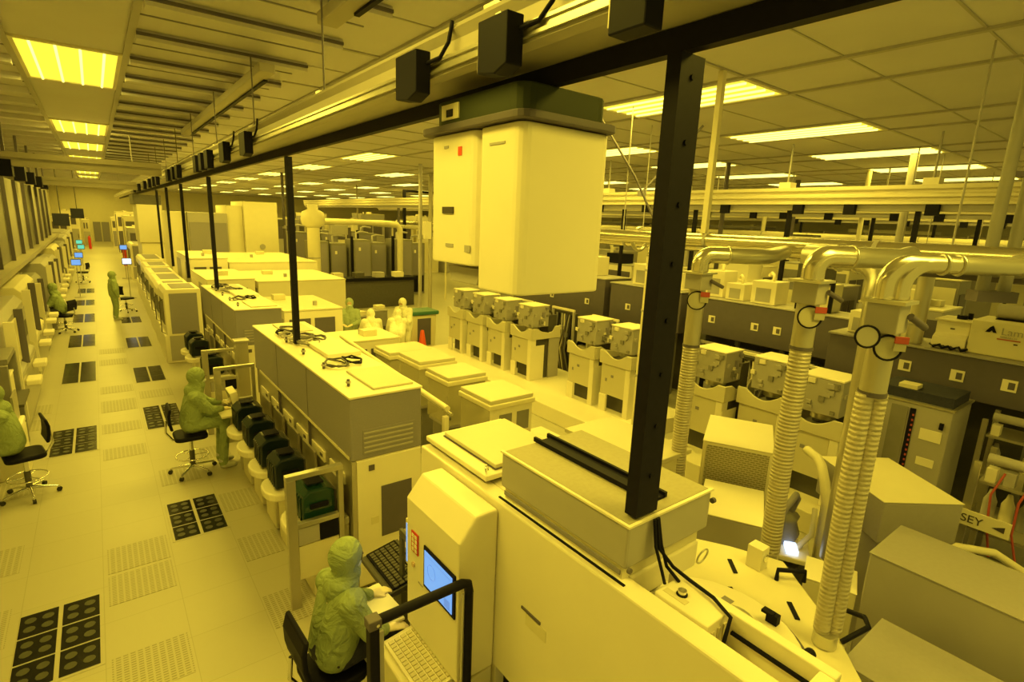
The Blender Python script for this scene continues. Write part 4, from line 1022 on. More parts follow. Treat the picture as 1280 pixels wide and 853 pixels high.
# transfer chamber: disc with raised rim
cxy = (2.40, 1.02); pts = []
cc = Vector((2.33,1.25))
arc = [(cc.x+.50*math.cos(R(a)), cc.y+.50*math.sin(R(a))) for a in range(-62, 66, 8)]
poly = [(2.15,.80)] + arc + [(2.48,1.66),(2.15,1.64)]
obj('chamber_wall', B().prism(poly, 'xy', 1.451, 1.70, 'greige'), t)
arc2 = [(cc.x+.47*math.cos(R(a)), cc.y+.47*math.sin(R(a))) for a in range(-60, 64, 8)]
lid = obj('chamber_lid', B().prism([(2.16,.82)]+arc2+[(2.48,1.64),(2.16,1.62)], 'xy', 1.701, 1.745, 'cream'), t, .01)
obj('lid_seal', B().tube([(x,y,1.702) for x, y in [(cc.x+.49*math.cos(R(a)), cc.y+.49*math.sin(R(a))) for a in range(-58, 62, 6)]], .014, 'dark_brown', 6), lid)
obj('lid_window', B().lathe((2.54,1.22,1.746), [(.10,0),(.10,.02),(.08,.03),(.001,.03)], 'steel', 20).cyl((2.54,1.22,1.777),(2.54,1.22,1.779),.06,'glass_dark'), lid)
obj('clamp', B().box(2.68,2.72,1.06,1.12,1.746,1.80,'black').box(2.66,2.70,1.08,1.14,1.80,1.815,'black'), lid)
obj('clamp', B().ball((2.62,.86,1.76),.03,'black',10), lid)
obj('warning_plate', B().box(2.64,2.68,1.30,1.36,1.746,1.748,'brown'), lid)
obj('side_wall', B().box(2.54,2.585,1.70,2.0,1.46,1.93,'cream'), t, .006)
for (x, y, rz) in ((3.12,1.52,.9),(3.40,1.70,.8),(3.30,1.22,.75)):
    obj('slot', B().obox((x,y,1.4545), (.16,.03,.006), 'black', rz=rz), t)
hd = B().tube([(3.52,1.44,1.451),(3.52,1.44,1.53),(3.66,1.32,1.53),(3.66,1.32,1.451)], .016, 'black', 8); obj('handle', hd, t)
obj('latch_block', B().box(3.50,3.60,1.55,1.66,1.451,1.62,'cream').cyl((3.55,1.54,1.55),(3.55,1.5495,1.55),.03,'chrome',n=10), t, .004)
for k in range(3): obj('bolt', B().cyl((3.02+.05*k,1.60-.02*k,1.451),(3.02+.05*k,1.60-.02*k,1.475),.014,'black',n=8), t)
obj('hose_fitting', B().tube([(3.26,.92,1.46),(3.40,.84,1.55),(3.52,.90,1.52),(3.60,1.02,1.451)],.016,'black',6), t)

def chamber(cx, cy, w_, d, z0, z1, ang, lab, mesh=False, body='ivory', base=True, skin='cream', grp='process chambers around the transfer chamber'):
    t = thing('process_chamber', lab, 'chamber', (cx,cy,0), ang, grp, local=True)
    obj('cover', B().box(-w_/2,w_/2,-d/2,d/2,z0,z1,body), t, .012)
    obj('top_skin', B().box(-w_/2-.004,w_/2+.004,-d/2-.004,d/2+.004,z1+.0005,z1+.010,skin), t, .004)
    if mesh: obj('vent_panel', B().box(-w_/2+.04,w_/2-.03,-d/2-.010,-d/2-.0005,z0+.05,z1-.03,'vent_mesh'), t)
    else: obj('seam', B().box(-w_/2+.02,w_/2-.02,-d/2-.004,-d/2-.0005,z0+.02,z0+.035,'brown'), t)
    if base:
        obj('base', B().box(-w_/2+.05,w_/2-.05,-d/2+.05,d/2-.05,.0,z0-.001,'greige'), t, .01)
        obj('bracket', B().box(-w_/2-.02,-w_/2+.10,-d/2+.0,-d/2+.045,z0-.05,z0-.001,'black'), t)
    return t
A = R(208)+PI/2
chamber(5.16,2.71,.64,.84,1.15,1.74,A,'cream process chamber hood with a fine vent mesh, farther of two behind the louvred cover',mesh=True)
chamber(4.36,2.27,.52,.70,.95,1.40,A,'cream process chamber hood with a plain grey front, nearer of two behind the louvred cover',body='greige')
chamber(5.91,1.57,.73,.96,1.10,1.50,R(-36)+PI/2+R(90),'tilted square cream chamber cover behind the thickest ribbed hose',body='plain_cover',skin='ivory')
chamber(4.70,.55,.66,1.24,.62,1.49,0,'long plain grey chamber cover at the frame edge, biggest of the plain covers',body='greige',skin='plain_cover')
chamber(3.78,.42,.66,1.06,.45,1.19,0,'low plain grey chamber cover in front, below the thickest ribbed hose',body='greige',skin='plain_cover')
chamber(4.45,1.42,.34,.36,.60,1.12,R(20),'small low cream block between the second hose and the square chamber cover')
t = thing('gas_valve_unit', 'dark valve unit with a lit bluish display between the second and third hoses', 'valve unit', (4.9,1.95,0))
obj('stand', B().box(4.78,5.05,1.82,2.10,0,.80,'dark_grey'), t); obj('tray', B().obox((4.9,1.95,.90),(.40,.36,.05),'cream',rz=.5), t, .01)
obj('display', B().obox((4.84,1.90,.955),(.16,.10,.04),'screen_white',rz=.6), t)
obj('manifold', B().lathe((4.98,2.06,.93), [(.12,0),(.15,.08),(.11,.2),(.13,.26),(.001,.30)], 'olive', 12), t)
obj('pipe', B().tube([(5.0,2.05,1.1),(5.06,2.0,1.35),(4.92,1.96,1.45),(4.8,2.0,1.3),(4.82,2.05,1.0)],.030,'brown',8).tube([(4.9,1.9,.9),(4.98,1.8,1.1),(5.1,1.85,1.3)],.024,'cream',8), t)
t = thing('bent_conduit', 'curved cream conduit arching over beside the square chamber cover', 'pipe', (5.3,2.1,0))
obj('pipe', B().tube([(5.22,1.80,.6),(5.22,1.80,1.3),(5.26,1.87,1.52),(5.37,1.96,1.62),(5.52,2.06,1.62),(5.7,2.24,1.60)],.045,'ivory',10), t); obj('foot', B().box(5.12,5.32,1.70,1.90,0,.599,'greige'), t)
# black cables falling from the thick post across the tool rim
for k, pts in enumerate(([(1.99,1.40,2.44),(2.0,1.385,2.30),(2.01,1.34,2.18),(1.98,1.30,2.157)], [(2.01,1.40,2.44),(2.03,1.385,2.28),(2.08,1.33,2.19),(2.10,1.25,2.16),(2.07,1.10,2.17),(2.03,.99,2.16),(1.99,.985,2.06),(1.97,.99,1.98)], [(2.02,1.40,2.44),(2.04,1.383,2.3),(2.07,1.36,2.18),(2.05,1.27,2.157)])):
    single('cable', B().tube(pts, .009, 'black', 6), ['black cable falling from the thick post onto the control box','black cable looping from the thick post around the rim control box','short black cable dropping from the thick post beside the looping one'][k], 'cable', 'black cables below the thick post')

# ------------------------------------------------------------------ ribbed exhaust hoses, valves, elbows
def exhaust(x, y, zb, r, zr, zt, lab, twin=False, gauge=.09):
    t = thing('exhaust_duct', lab, 'duct', (x,y,zb), 0, 'ribbed exhaust ducts rising from the cluster tool')
    ux, uy = .79*.072/2, -.61*.072/2
    for (ox, oy) in (((-ux,-uy),(ux,uy)) if twin else ((0,0),)):
        pts, rs = [], []
        n = int((zr-zb-.08)/.016)
        for k in range(2*n+1):
            z = zb+.08+(zr-zb-.08)*k/(2*n); wob = .018*math.sin(3.1*z+x)*(1-(z-zb)/(zr-zb))
            pts.append((x+ox+wob, y+oy, z)); rs.append(r*(1.05 if k % 2 else .98))
        obj('ribbed_hose', B().tube(pts, rs, 'hose_foil', 16), t)
    rw = r+(.022 if twin else .004)
    obj('base_collar', B().cyl((x,y,zb),(x,y,zb+.079),rw,'alu',n=20), t)
    obj('clamp', B().cyl((x,y,zr-.012),(x,y,zr+.012),rw*1.05,'dark_brown',n=20), t)
    obj('pipe', B().cyl((x,y,zr+.013),(x,y,zt-.17),rw*.98,'brushed',n=20), t)
    v = obj('valve_box', B().box(x-rw*1.15,x+rw*1.15,y-rw*1.15,y+rw*1.15,zt-.169,zt-.02,'greige'), t, .006)
    obj('valve_flange', B().box(x-rw*1.5,x+rw*1.5,y-rw*1.5,y+rw*1.5,zt-.0195,zt-.002,'alu'), v)
    obj('lever', B().cyl((x+rw*.5,y-rw*1.4,zt-.08),(x+rw*2.2,y-rw*2.0,zt-.14),.018,'dark_brown',n=8), v)
    # gauge hung on the pipe, facing the corridor side
    d = Vector((-.80,-.60,.15)).normalized(); c = Vector((x,y,zt-.17-gauge*1.3))+d*(rw+.02)
    gp = obj('gauge', B().cyl(c-d*.018, c, gauge*.9, 'gauge_face', n=24).ring(c, d, gauge, .006, 'black'), t)
    s = Vector((.6,-.8,0))
    obj('tag', B().obox(c+s*gauge*.8+Vector((0,0,gauge*.7))+d*.012, (.012,gauge*.95,gauge*.55), 'tag_red', rz=math.atan2(-.6,-.8)).obox(c+s*gauge*.75+Vector((0,0,gauge*.1))+d*.010,(.010,gauge*.85,gauge*.6),'gauge_face',rz=math.atan2(-.6,-.8)), gp)
    if twin:
        c2 = c+Vector((-.07,.075,.05)); obj('gauge', B().cyl(c2-d*.018, c2, gauge*.8, 'brushed', n=24).ring(c2, d, gauge*.88, .006, 'black'), t)
    # elbow, then a level run away from the camera, then down the row
    for (ox, oy) in (((-ux*1.1,-uy*1.1),(ux*1.1,uy*1.1)) if twin else ((0,0),)):
        re = r*1.06; Rb = .12 if twin else .10
        pts = [(x+ox,y+oy,zt)]+[(x+ox+(Rb-Rb*math.cos(a))*.80, y+oy-(Rb-Rb*math.cos(a))*.60, zt+.06+Rb*math.sin(a)) for a in [PI/2*k/8 for k in range(9)]]
        e = pts[-1]; pts.append((e[0]+.12,e[1]-.09,e[2]))
        obj('elbow', B().tube(pts, re, 'pipe_metal', 18), t)
        obj('elbow_band', B().ring(pts[-1], (.8,-.6,0), re, .010, 'steel'), t)
        e = pts[-1]; obj('branch', B().tube([(e[0]+.001,e[1],e[2]),(e[0]+.25,e[1]-.16,e[2]),(e[0]+.40,e[1]-.17,e[2]),(4.69 if 3.9 < x < 4 else 6.0,e[1]-.17 if 3.9 < x < 4 else e[1]+.1,e[2]+.02)], re*.95, 'steel', 16), t)
    return t
exhaust(3.17,.98,1.455,.043,3.00,3.50,'thick twin ribbed exhaust duct with a big round gauge, rising from the cluster tool deck',True,.062)
exhaust(3.93,1.70,1.30,.070,3.01,3.50,'ribbed exhaust duct with a round gauge, middle of three, rising from the nearer hood',False,.075)
exhaust(4.52,2.98,1.20,.074,2.70,3.42,'ribbed exhaust duct with a round gauge, third of three, behind the thick black post',False,.085)
obj_big = B()
t = thing('exhaust_elbow', 'fat metal exhaust bend curving down between the second and thickest ribbed ducts', 'duct', (4.6,1.5,3.6))
pts = [(5.2,2.3,3.62),(5.06,1.98,3.62),(4.98,1.80,3.62)]+[(4.98-.02*k,1.80-.24*math.sin(PI/2*k/8),3.38+.24*math.cos(PI/2*k/8)) for k in range(1,9)]+[(4.82,1.56,3.1)]
obj('bend', B().tube(pts,.105,'steel',18), t); obj('band', B().ring(pts[1],(.1,.3,0),.107,.014,'pipe_metal'), t); obj('band', B().ring(pts[2],(.1,.3,0),.107,.014,'pipe_metal'), t)
obj('drop', B().cyl((4.82,1.56,1.05),(4.82,1.56,3.10),.09,'brushed',n=18), t)
def run_pipe(x, y0, y1, z, r, m, lab, legs=(), grp='long pipes across the bay'):
    t = thing('pipe_run', lab, 'pipe', (x,y0,z), 0, grp)
    obj('pipe', B().cyl((x,y0,z),(x,y1,z),r,m,n=18), t)
    k = y0+.8
    while k < y1: obj('joint_band', B().cyl((x,k-.02,z),(x,k+.02,z),r*1.10,'greige',n=18), t); k += 1.9
    if not legs:
        for yy in (y0+2.2, y0+(y1-y0)*.6): obj('hanger', B().cyl((x,yy,z+r*1.02),(x,yy,ZC-.031),.010,'greige',n=6), t)
    for yy in legs:
        obj('support', B().box(x-.035,x+.035,yy-.035,yy+.035,z+r*1.02,ZC-.031,'ivory'), t)
        obj('saddle', B().box(x-.06,x+.06,yy-.05,yy+.05,z-r*1.3,z-r*1.02,'greige'), t)
    return t
run_pipe(6.15,-.6,7.6,3.68,.085,'pipe_metal','bright round pipe running level behind the ribbed ducts',(4.05,))
run_pipe(6.95,-.5,10.5,3.60,.10,'pipe_metal','second bright round pipe, just beyond the first behind the ribbed ducts')
run_pipe(8.4,-.8,12,3.62,.11,'steel','dull round pipe, third behind the ribbed ducts')
t = thing('box_duct', 'broad olive box duct running level behind the thickest ribbed duct', 'duct', (8.0,1.2,3.5))
obj('duct', B().box(7.7,8.1,.2,2.95,3.46,3.74,'olive'), t, .01)
obj('duct_bend', B().tube([(7.55,1.15,3.55),(7.5,1.6,3.55),(7.45,2.0,3.54),(7.35,2.3,3.5),(7.2,2.45,3.4)],.11,'olive',14), t)
obj('lower_rail', B().box(7.6,7.68,.1,2.9,3.38,3.45,'dark_brown'), t)
for yy in (.5,): obj('hanger', B().cyl((7.9,yy,3.741),(7.9,yy,ZC-.031),.015,'greige',n=6), t)
t = thing('support_column', 'twin grey support column at the edge of the frame, leaning past the box duct', 'column', (6.5,1.32,0))
for d in (0,.13): obj('pole', B().cyl((6.5+d,1.30-d*1.0,3.36),(6.5+d,1.30-d*1.0,ZC-.031),.05,'olive',n=14), t)
for z in (3.6,4.4,5.2): obj('bracket', B().obox((6.565,1.235,z),(.26,.05,.05),'dark_brown',rz=R(-45)), t)
obj('foot', B().obox((6.565,1.235,3.31),(.34,.16,.10),'dark_brown',rz=R(-45)), t)
# cream vertical duct with a round head
t = thing('vertical_duct', 'tall cream vertical duct with ring clamps beside the pair of white towers', 'duct', (6.45,5.02,0))
obj('pipe', B().cyl((6.45,5.02,.0),(6.45,5.02,3.40),.115,'ivory',n=20), t)
for z in (.5,1.6,2.6,3.2): obj('ring_clamp', B().cyl((6.45,5.02,z-.014),(6.45,5.02,z+.014),.126,'greige',n=20), t)
obj('elbow', B().tube([(6.45,5.02,3.401),(6.47,5.02,3.52),(6.55,5.02,3.62),(6.70,5.02,3.66),(7.05,5.02,3.66)],.115,'pipe_metal',16), t)
obj('branch_ring', B().ring((6.36,5.25,3.64),(0,1,0),.16,.028,'steel'), t)
t = thing('slim_duct', 'slim grey vertical duct just beyond the thickest ribbed duct', 'duct', (9.2,2.46,2.345)); obj('pipe', B().cyl((9.2,2.46,2.345),(9.2,2.46,3.38),.10,'brushed',n=14), t); obj('clamp', B().cyl((9.2,2.46,2.60),(9.2,2.46,2.63),.115,'greige',n=14), t)
t = thing('angle_brace', 'slanted brown brace rod under the ceiling lights, crossing behind the thick black post', 'brace', (7.2,6.9,4.5)); obj('rod', B().cyl((6.62,6.62,ZC-.031),(7.0,6.0,4.62),.018,'dark_brown',n=8), t); obj('rod_end', B().cyl((7.0,6.0,4.62),(7.3,5.6,3.71),.018,'dark_brown',n=8), t)
t = thing('slanted_brace', 'pale slanted brace rod meeting the pipe support column', 'brace', (8,5,4.5)); obj('rod', B().cyl((9.0,6.2,ZC-.031),(8.43,6.98,4.5),.022,'brown',n=8), t); obj('bracket', B().box(8.36,8.44,6.9,7.06,4.4,4.5,'brown'), t)

# ------------------------------------------------------------------ long brown plenums with equipment on top
def plenum(x0, x1, y0, y1, z0, z1, lab, plates):
    t = thing('brown_plenum', lab, 'plenum', (x0,y0,0))
    obj('body', B().box(x0,x1,y0,y1,z0,z1-.03,'dark_brown'), t, .01)
    obj('top_sheet', B().box(x0-.02,x1,y0-.02,y1+.02,z1-.029,z1,'greige'), t, .006)
    for yy in plates:
        p = obj('outlet_plate', B().box(x0-.012,x0-.0005,yy-.075,yy+.075,z0+.30*(z1-z0)+.04,z0+.30*(z1-z0)+.19,'cream'), t); obj('socket', B().box(x0-.018,x0-.0125,yy-.055,yy+.01,z0+.30*(z1-z0)+.07,z0+.30*(z1-z0)+.16,'dark_brown'), p)
    for yy in [y0+.2+(y1-y0-.4)*k/3 for k in range(4)]: obj('leg', B().box(x0+.15,x0+.23,yy-.04,yy+.04,0,z0-.001,'olive'), t)
    obj('back_leg', B().box(x1-.15,x1-.07,y0+.1,y1-.1,0,z0-.001,'dark_grey'), t)
    return t
plenum(9.0,9.9,-.3,3.5,1.74,2.34,'long dark brown plenum with cream outlet plates behind the thickest ribbed duct',(2.45,1.85,1.32,.7))
plenum(10.2,11.0,3.7,6.9,1.62,2.42,'dark brown plenum between the second and third ribbed ducts',(5.35,4.9,6.3))
plenum(10.2,11.0,7.1,9.2,1.5,2.45,'dark brown plenum partly behind the thick black post',(7.6,8.6))
plenum(10.2,11.2,9.4,13.2,1.4,2.5,'dark brown plenum just behind the flying carrier and the white towers',(10.0,11.4))
t = thing('instrument_housing', 'cream instrument housing with a bright front band on the brown plenum', 'instrument', (9.4,2.05,2.345))
obj('body', B().prism([(9.12,2.345),(9.7,2.345),(9.7,2.72),(9.22,2.72),(9.22,2.55),(9.12,2.50)],'xz',1.87,2.24,'cream'), t, .01); obj('lid', B().box(9.18,9.72,1.85,2.26,2.721,2.745,'ivory'), t, .006); obj('badge', B().box(9.212,9.2195,2.03,2.08,2.61,2.63,'dark_brown'), t)
obj('cap', B().cyl((9.42,2.02,2.746),(9.42,2.02,2.80),.06,'black',n=12).cyl((9.5,1.95,2.746),(9.5,1.95,2.83),.03,'black',n=12), t)
t = thing('logo_cabinet', 'cream cabinet with a black triangular mark and faint lettering on the brown plenum', 'cabinet', (9.5,1.3,2.345))
obj('body', B().box(9.15,9.9,.75,1.855,2.345,2.79,'ivory'), t, .01)
obj('emblem', B().prism([(1.70,2.655),(1.655,2.655),(1.635,2.68),(1.62,2.655),(1.585,2.655),(1.63,2.745),(1.66,2.72)],'yz',9.142,9.1495,'black'), t)
obj('emblem_line', B().box(9.144,9.1495,1.34,1.57,2.575,2.59,'tag_red'), t); obj('vent_dark', B().box(9.144,9.1495,1.36,1.40,2.53,2.545,'black'), t)
def text(body, size, m, loc, xa, ya, name, parent):
    cu = bpy.data.curves.new('txt', 'FONT'); cu.body = body; cu.size = size; cu.extrude = .002
    o = bpy.data.objects.new('txt', cu); COL.objects.link(o); dg = bpy.context.evaluated_depsgraph_get(); dg.update()
    me = bpy.data.meshes.new_from_object(o.evaluated_get(dg)); bpy.data.objects.remove(o)
    xa, ya = Vector(xa).normalized(), Vector(ya).normalized(); M = Matrix((xa, ya, xa.cross(ya))).transposed()
    vs = [Vector(loc)+M @ v.co for v in me.vertices]; fs = [tuple(p.vertices) for p in me.polygons]
    return obj(name, B().add(vs, fs, m), parent)
text('Lam', .13, 'greige', (9.147,1.545,2.64), (0,-1,0), (0,0,1), 'lettering', t)
text('RESEARCH', .035, 'greige', (9.147,1.545,2.60), (0,-1,0), (0,0,1), 'lettering', t)
t = thing('round_top_tank', 'grey low tank with a dark band behind the cabinet bearing the triangular mark', 'tank', (9.6,1.0,2.795)); obj('shell', B().cyl((9.6,.75,2.90),(9.6,1.7,2.90),.10,'greige',n=16), t); obj('band', B().box(9.5,9.7,.76,1.69,2.791,2.80,'black'), t)
t = thing('cable_heap', 'tangle of dark cables in front of the cream instrument housing', 'cables', (9.1,1.9,2.345))
obj('coil', B().tube([(9.06+.03*math.sin(k),2.2-.035*k,2.36+.02*(k % 3)) for k in range(12)],.016,'black',6), t); obj('coil', B().tube([(9.09+.02*math.cos(2*k),2.25-.04*k,2.37+.02*((k+1) % 2)) for k in range(11)],.012,'dark_grey',6), t)
t = thing('dark_framed_unit', 'cream unit in a black frame standing on the plenum between two ribbed ducts', 'unit', (10.5,4.4,2.425))
obj('frame', B().box(10.4,10.45,4.10,4.16,2.425,2.93,'black').box(10.4,10.45,4.68,4.74,2.425,2.93,'black').box(10.4,10.45,4.10,4.74,2.931,3.02,'black'), t); obj('panel', B().box(10.46,10.9,4.14,4.70,2.425,2.93,'ivory'), t); obj('tag', B().box(10.392,10.3995,4.34,4.52,2.95,2.99,'cream'), t)
for k, (x, y, w_, d, h) in enumerate(((10.6,5.35,.5,.5,.45),(10.55,5.95,.4,.4,.34),(10.7,6.5,.5,.45,.55),(10.6,7.5,.5,.6,.4),(10.6,8.4,.5,.5,.5),(9.45,2.75,.4,.35,.5),(9.4,3.2,.35,.3,.34),(10.7,10.4,.6,.7,.5),(10.7,11.6,.6,.6,.4))):
    t = thing('plenum_top_unit', 'cream unit on top of the brown plenums, %s from the black framed one' % ORD[k], 'unit', (x,y,2.5), 0, 'cream units on top of the brown plenums')
    zt = 2.345 if x < 10 else 2.425 if y < 7 else 2.455 if y < 9.3 else 2.505
    obj('case', B().box(x-w_/2,x+w_/2,y-d/2,y+d/2,zt,zt+h,'cream'), t, .012); obj('panel', B().box(x-w_/2-.008,x-w_/2-.0005,y-d*.3,y+d*.3,zt+.1*h,zt+.7*h,'greige'), t)
    obj('pipe', B().tube([(x-w_*.2,y-d*.2,zt+h+.001),(x-w_*.2,y-d*.2,zt+h+.12),(x,y,zt+h+.16),(x+w_*.2,y+d*.2,zt+h+.10)],.03,'ivory',8), t)

# rack with a strip of red indicator lamps
t = thing('power_rack', 'grey power rack with a dark strip of red indicators below the brown plenum', 'rack', (8.2,2.0,0))
obj('body', B().box(7.9,8.7,1.58,2.42,0,1.80,'greige'), t, .01); obj('top_edge', B().box(7.88,8.72,1.56,2.44,1.801,1.825,'brushed'), t)
obj('door', B().box(7.888,7.8995,2.02,2.20,.90,1.74,'olive'), t)
st = obj('indicator_strip', B().box(7.885,7.8995,1.94,2.0,.88,1.74,'black'), t)
for k in range(12): obj('indicator', B().box(7.878,7.8845,1.945,1.965,.92+.066*k,.945+.066*k,'tag_red'), st)
obj('label_panel', B().box(7.89,7.8995,1.64,1.86,1.38,1.52,'cream'), t); obj('label_panel', B().box(7.89,7.8995,1.66,1.84,1.05,1.15,'cream'), t)
obj('handle', B().box(7.87,7.8995,1.64,1.68,1.56,1.64,'black'), t)
obj('cable_tray', B().box(7.95,8.6,1.60,2.40,1.826,1.95,'navy').box(8.0,8.2,2.0,2.2,1.951,2.0,'ivory'), t)
# chemical delivery racks at the frame edge
for k, (x, y0, y1, lab) in enumerate(((6.9,.30,1.05,'open steel chemical rack with red cables below the brown plenum, at the frame edge'),(8.6,-.1,1.35,'olive rack of round pipes and valves just under the end of the brown plenum'))):
    t = thing('chemical_rack', lab, 'rack', (x,y0,0))
    for xx in (x-.3,x+.3):
        for yy in (y0,y1): obj('post', B().box(xx-.025,xx+.025,yy-.025,yy+.025,0,1.72,'steel'), t)
    for z in (.45,1.0,1.5):
        obj('shelf', B().box(x-.27,x+.27,y0+.03,y1-.03,z,z+.03,'brushed'), t)
    for q in range(5):
        yy = y0+.1+(y1-y0-.2)*q/4
        obj('canister', B().lathe((x+.05,yy,1.031), [(.055,0),(.055,.22),(.03,.28),(.02,.33),(.001,.33)], ['ivory','greige','olive'][q % 3], 12), t)
        obj('block', B().box(x-.24,x-.12,yy-.04,yy+.04,1.531,1.66,['greige','cream','dark_grey'][q % 3]), t)
    obj('manifold', B().cyl((x-.2,y0+.05,1.75),(x-.2,y1-.05,1.75),.05,'greige',n=12), t)
    for q in range(3): obj('red_cable', B().tube([(x-.26,y0+.15+.2*q,1.66),(x-.36,y0+.2+.2*q,1.45),(x-.30,y0+.22+.18*q,1.1),(x-.28,y0+.12+.2*q,.8)],.010,'tag_red',6), t)
    obj('lower_cabinet', B().box(x-.26,x+.26,y0+.05,y1-.05,.02,.42,'olive'), t)
t = thing('letter_sign', 'small cream sign with dark lettering low behind the square chamber cover', 'sign', (6.45,.95,1.0))
obj('post', B().box(6.52,6.56,.88,.92,0,1.08,'dark_grey'), t); obj('plate', B().box(6.50,6.515,.70,1.10,1.081,1.24,'ivory'), t); text('SEY', .11, 'label_dark', (6.497,1.07,1.12), (0,-1,0), (0,0,1), 'lettering', t)
obj('arrow', B().prism([(.83,1.15),(.74,1.19),(.74,1.13)],'yz',6.494,6.4995,'label_dark'), t)
t = thing('cooling_hose', 'pale curved hose lying behind the biggest plain chamber cover', 'hose', (6.0,.6,.8)); obj('hose', B().tube([(5.45,1.0,1.12),(5.65,.9,1.22),(5.9,.7,1.18),(6.05,.45,1.02),(6.1,.2,.8)],.035,'ivory',8), t); obj('drum', B().cyl((6.05,.35,0),(6.05,.35,.78),.20,'navy',n=16), t)
t = thing('solvent_bottle', 'pale tapered bottle standing next to the dark blue drum', 'bottle', (5.75,.05,0)); obj('stand', B().box(5.6,5.9,-.1,.2,0,.7,'dark_grey'), t); obj('body', B().lathe((5.75,.05,.701),[(.13,0),(.13,.22),(.05,.36),(.045,.42),(.001,.42)],'ivory',14), t)

# ------------------------------------------------------------------ far bays: cabinets, rails, pipes
n = 0
rowspec = [(9.3, [ (13.4,1.5,1.45)]), (12.6,[(3.0,1.6,2.5),(4.8,1.7,2.75),(6.7,1.6,2.6),(8.5,1.9,2.8),(10.6,2.2,2.7),(13.0,2.0,2.5),(15.2,2.2,2.7)]),
           (16.0,[(3.6,2.0,2.9),(6.0,2.0,3.0),(8.4,2.2,2.8),(11.0,2.4,3.1),(14,2.6,2.9),(17,2.6,3.0)]),
           (20.5,[(5.0,2.6,3.1),(8.2,2.8,3.2),(11.4,2.8,3.0),(15,3,3.2),(19,3,3.1)]), (26,[(6,3.4,3.2),(10.5,3.4,3.35),(15,3.6,3.2),(20,3.6,3.4),(25,4,3.2)])]
rnm = ['short row right behind the white towers','first row beyond the brown plenums','second row beyond the brown plenums','third row beyond the brown plenums','last row beyond the brown plenums']
bods = ['cream','ivory','greige','brown','olive','ivory']
for ri, (x, L_) in enumerate(rowspec):
    for k, (y, d, h) in enumerate(L_):
        machine(x,x+.9+.3*((k+ri) % 2),y,y+d-.15,h,'equipment cabinet in the %s, %s along it' % (rnm[ri], ORD[k]), bods[(k+2*ri) % 6], ['ivory','greige','cream'][k % 3], ['greige','dark_brown','ivory','olive'][(k+ri) % 4], 100+n, 'far bay equipment cabinets', wins=1+(k % 2)); n += 1
# dark tall cabinets in the distance beyond the people
for k, (x, y, w_, h) in enumerate(((7.6,24.6,.7,2.65),(8.5,24.9,.75,2.55),(9.4,24.3,.8,2.75),(10.4,24.8,.8,2.6),(11.4,24.2,.9,2.8),(12.6,25.0,.8,2.6),(7.9,29,.9,2.9),(9.6,29.5,.9,3.0),(11.6,29.2,1.0,2.9))):
    t = thing('dark_cabinet', 'dark olive tall cabinet in the distance behind the people, %s of its group' % ORD[k], 'cabinet', (x,y,0), 0, 'dark tall cabinets in the distance')
    obj('body', B().box(x,x+w_,y,y+1.2,0,h,'olive'), t, .01)
    obj('door', B().box(x+.05,x+w_-.06,y-.012,y-.0005,1.0,h-.1,'brown'), t); obj('panel', B().box(x+.05,x+w_-.06,y-.012,y-.0005,.1,.95,'black'), t)
    obj('side_strip', B().box(x-.10,x-.02,y+.1,y+.25,0,h+.15,['black','dark_grey'][k % 2]), t); obj('tag', B().box(x+.2,x+.3,y-.018,y-.0125,h-.5,h-.35,'cream'), t)
    obj('top_pipe', B().tube([(x+.2,y+.3,h),(x+.2,y+.3,h+.3),(x+.5,y+.5,h+.35),(x+.9,y+.6,h+.3)],.05,'greige',8), t)
t = thing('long_dark_bench', 'low black bench of instruments in the distance behind the people', 'bench', (9.5,22,0)); obj('top', B().box(7.2,11.2,21.6,22.4,1.15,1.28,'black'), t); obj('carcass', B().box(7.3,11.1,21.7,22.4,0,1.149,'dark_grey'), t)
for k in range(4): obj('meter', B().box(7.5+.9*k,7.9+.9*k,21.7,22.1,1.281,1.5,['ivory','dark_grey','greige','cream'][k]), t)
t = thing('tall_exhaust_column', 'thick cream exhaust column with a bulbous head in the distance', 'duct', (6.85,22.0,0)); obj('pipe', B().cyl((6.85,22,0),(6.85,22,3.3),.24,'ivory',n=18), t); obj('head', B().lathe((6.85,22,3.301),[(.24,0),(.42,.12),(.46,.35),(.40,.6),(.2,.7),(.2,.9),(.001,.9)],'ivory',18), t); obj('band', B().cyl((6.85,22,2.1),(6.85,22,2.14),.255,'greige',n=18), t)
t = thing('bent_exhaust_pipe', 'cream exhaust pipe with a square bend above the dark cabinets', 'duct', (10,23.4,3.5)); obj('pipe', B().tube([(7.4,23.4,3.55),(9.0,23.4,3.55),(10.6,23.4,3.55),(11.1,23.4,3.5),(11.25,23.4,3.3),(11.25,23.4,2.9),(11.25,23.4,0)],.13,'ivory',12), t); obj('box', B().box(8.0,8.7,23.2,23.6,3.0,3.4,'greige'), t)
t = thing('black_gantry', 'slim black gantry frame standing in the distance above the cabinets', 'frame', (14.7,30,0)); obj('post', B().box(14.65,14.78,29.9,30.1,0,5.45,'black_metal'), t); obj('beam', B().box(14.79,17.5,29.9,30.1,5.33,5.45,'black_metal'), t); obj('post', B().box(14.3,14.38,29.9,30.1,0,4.9,'dark_brown'), t)
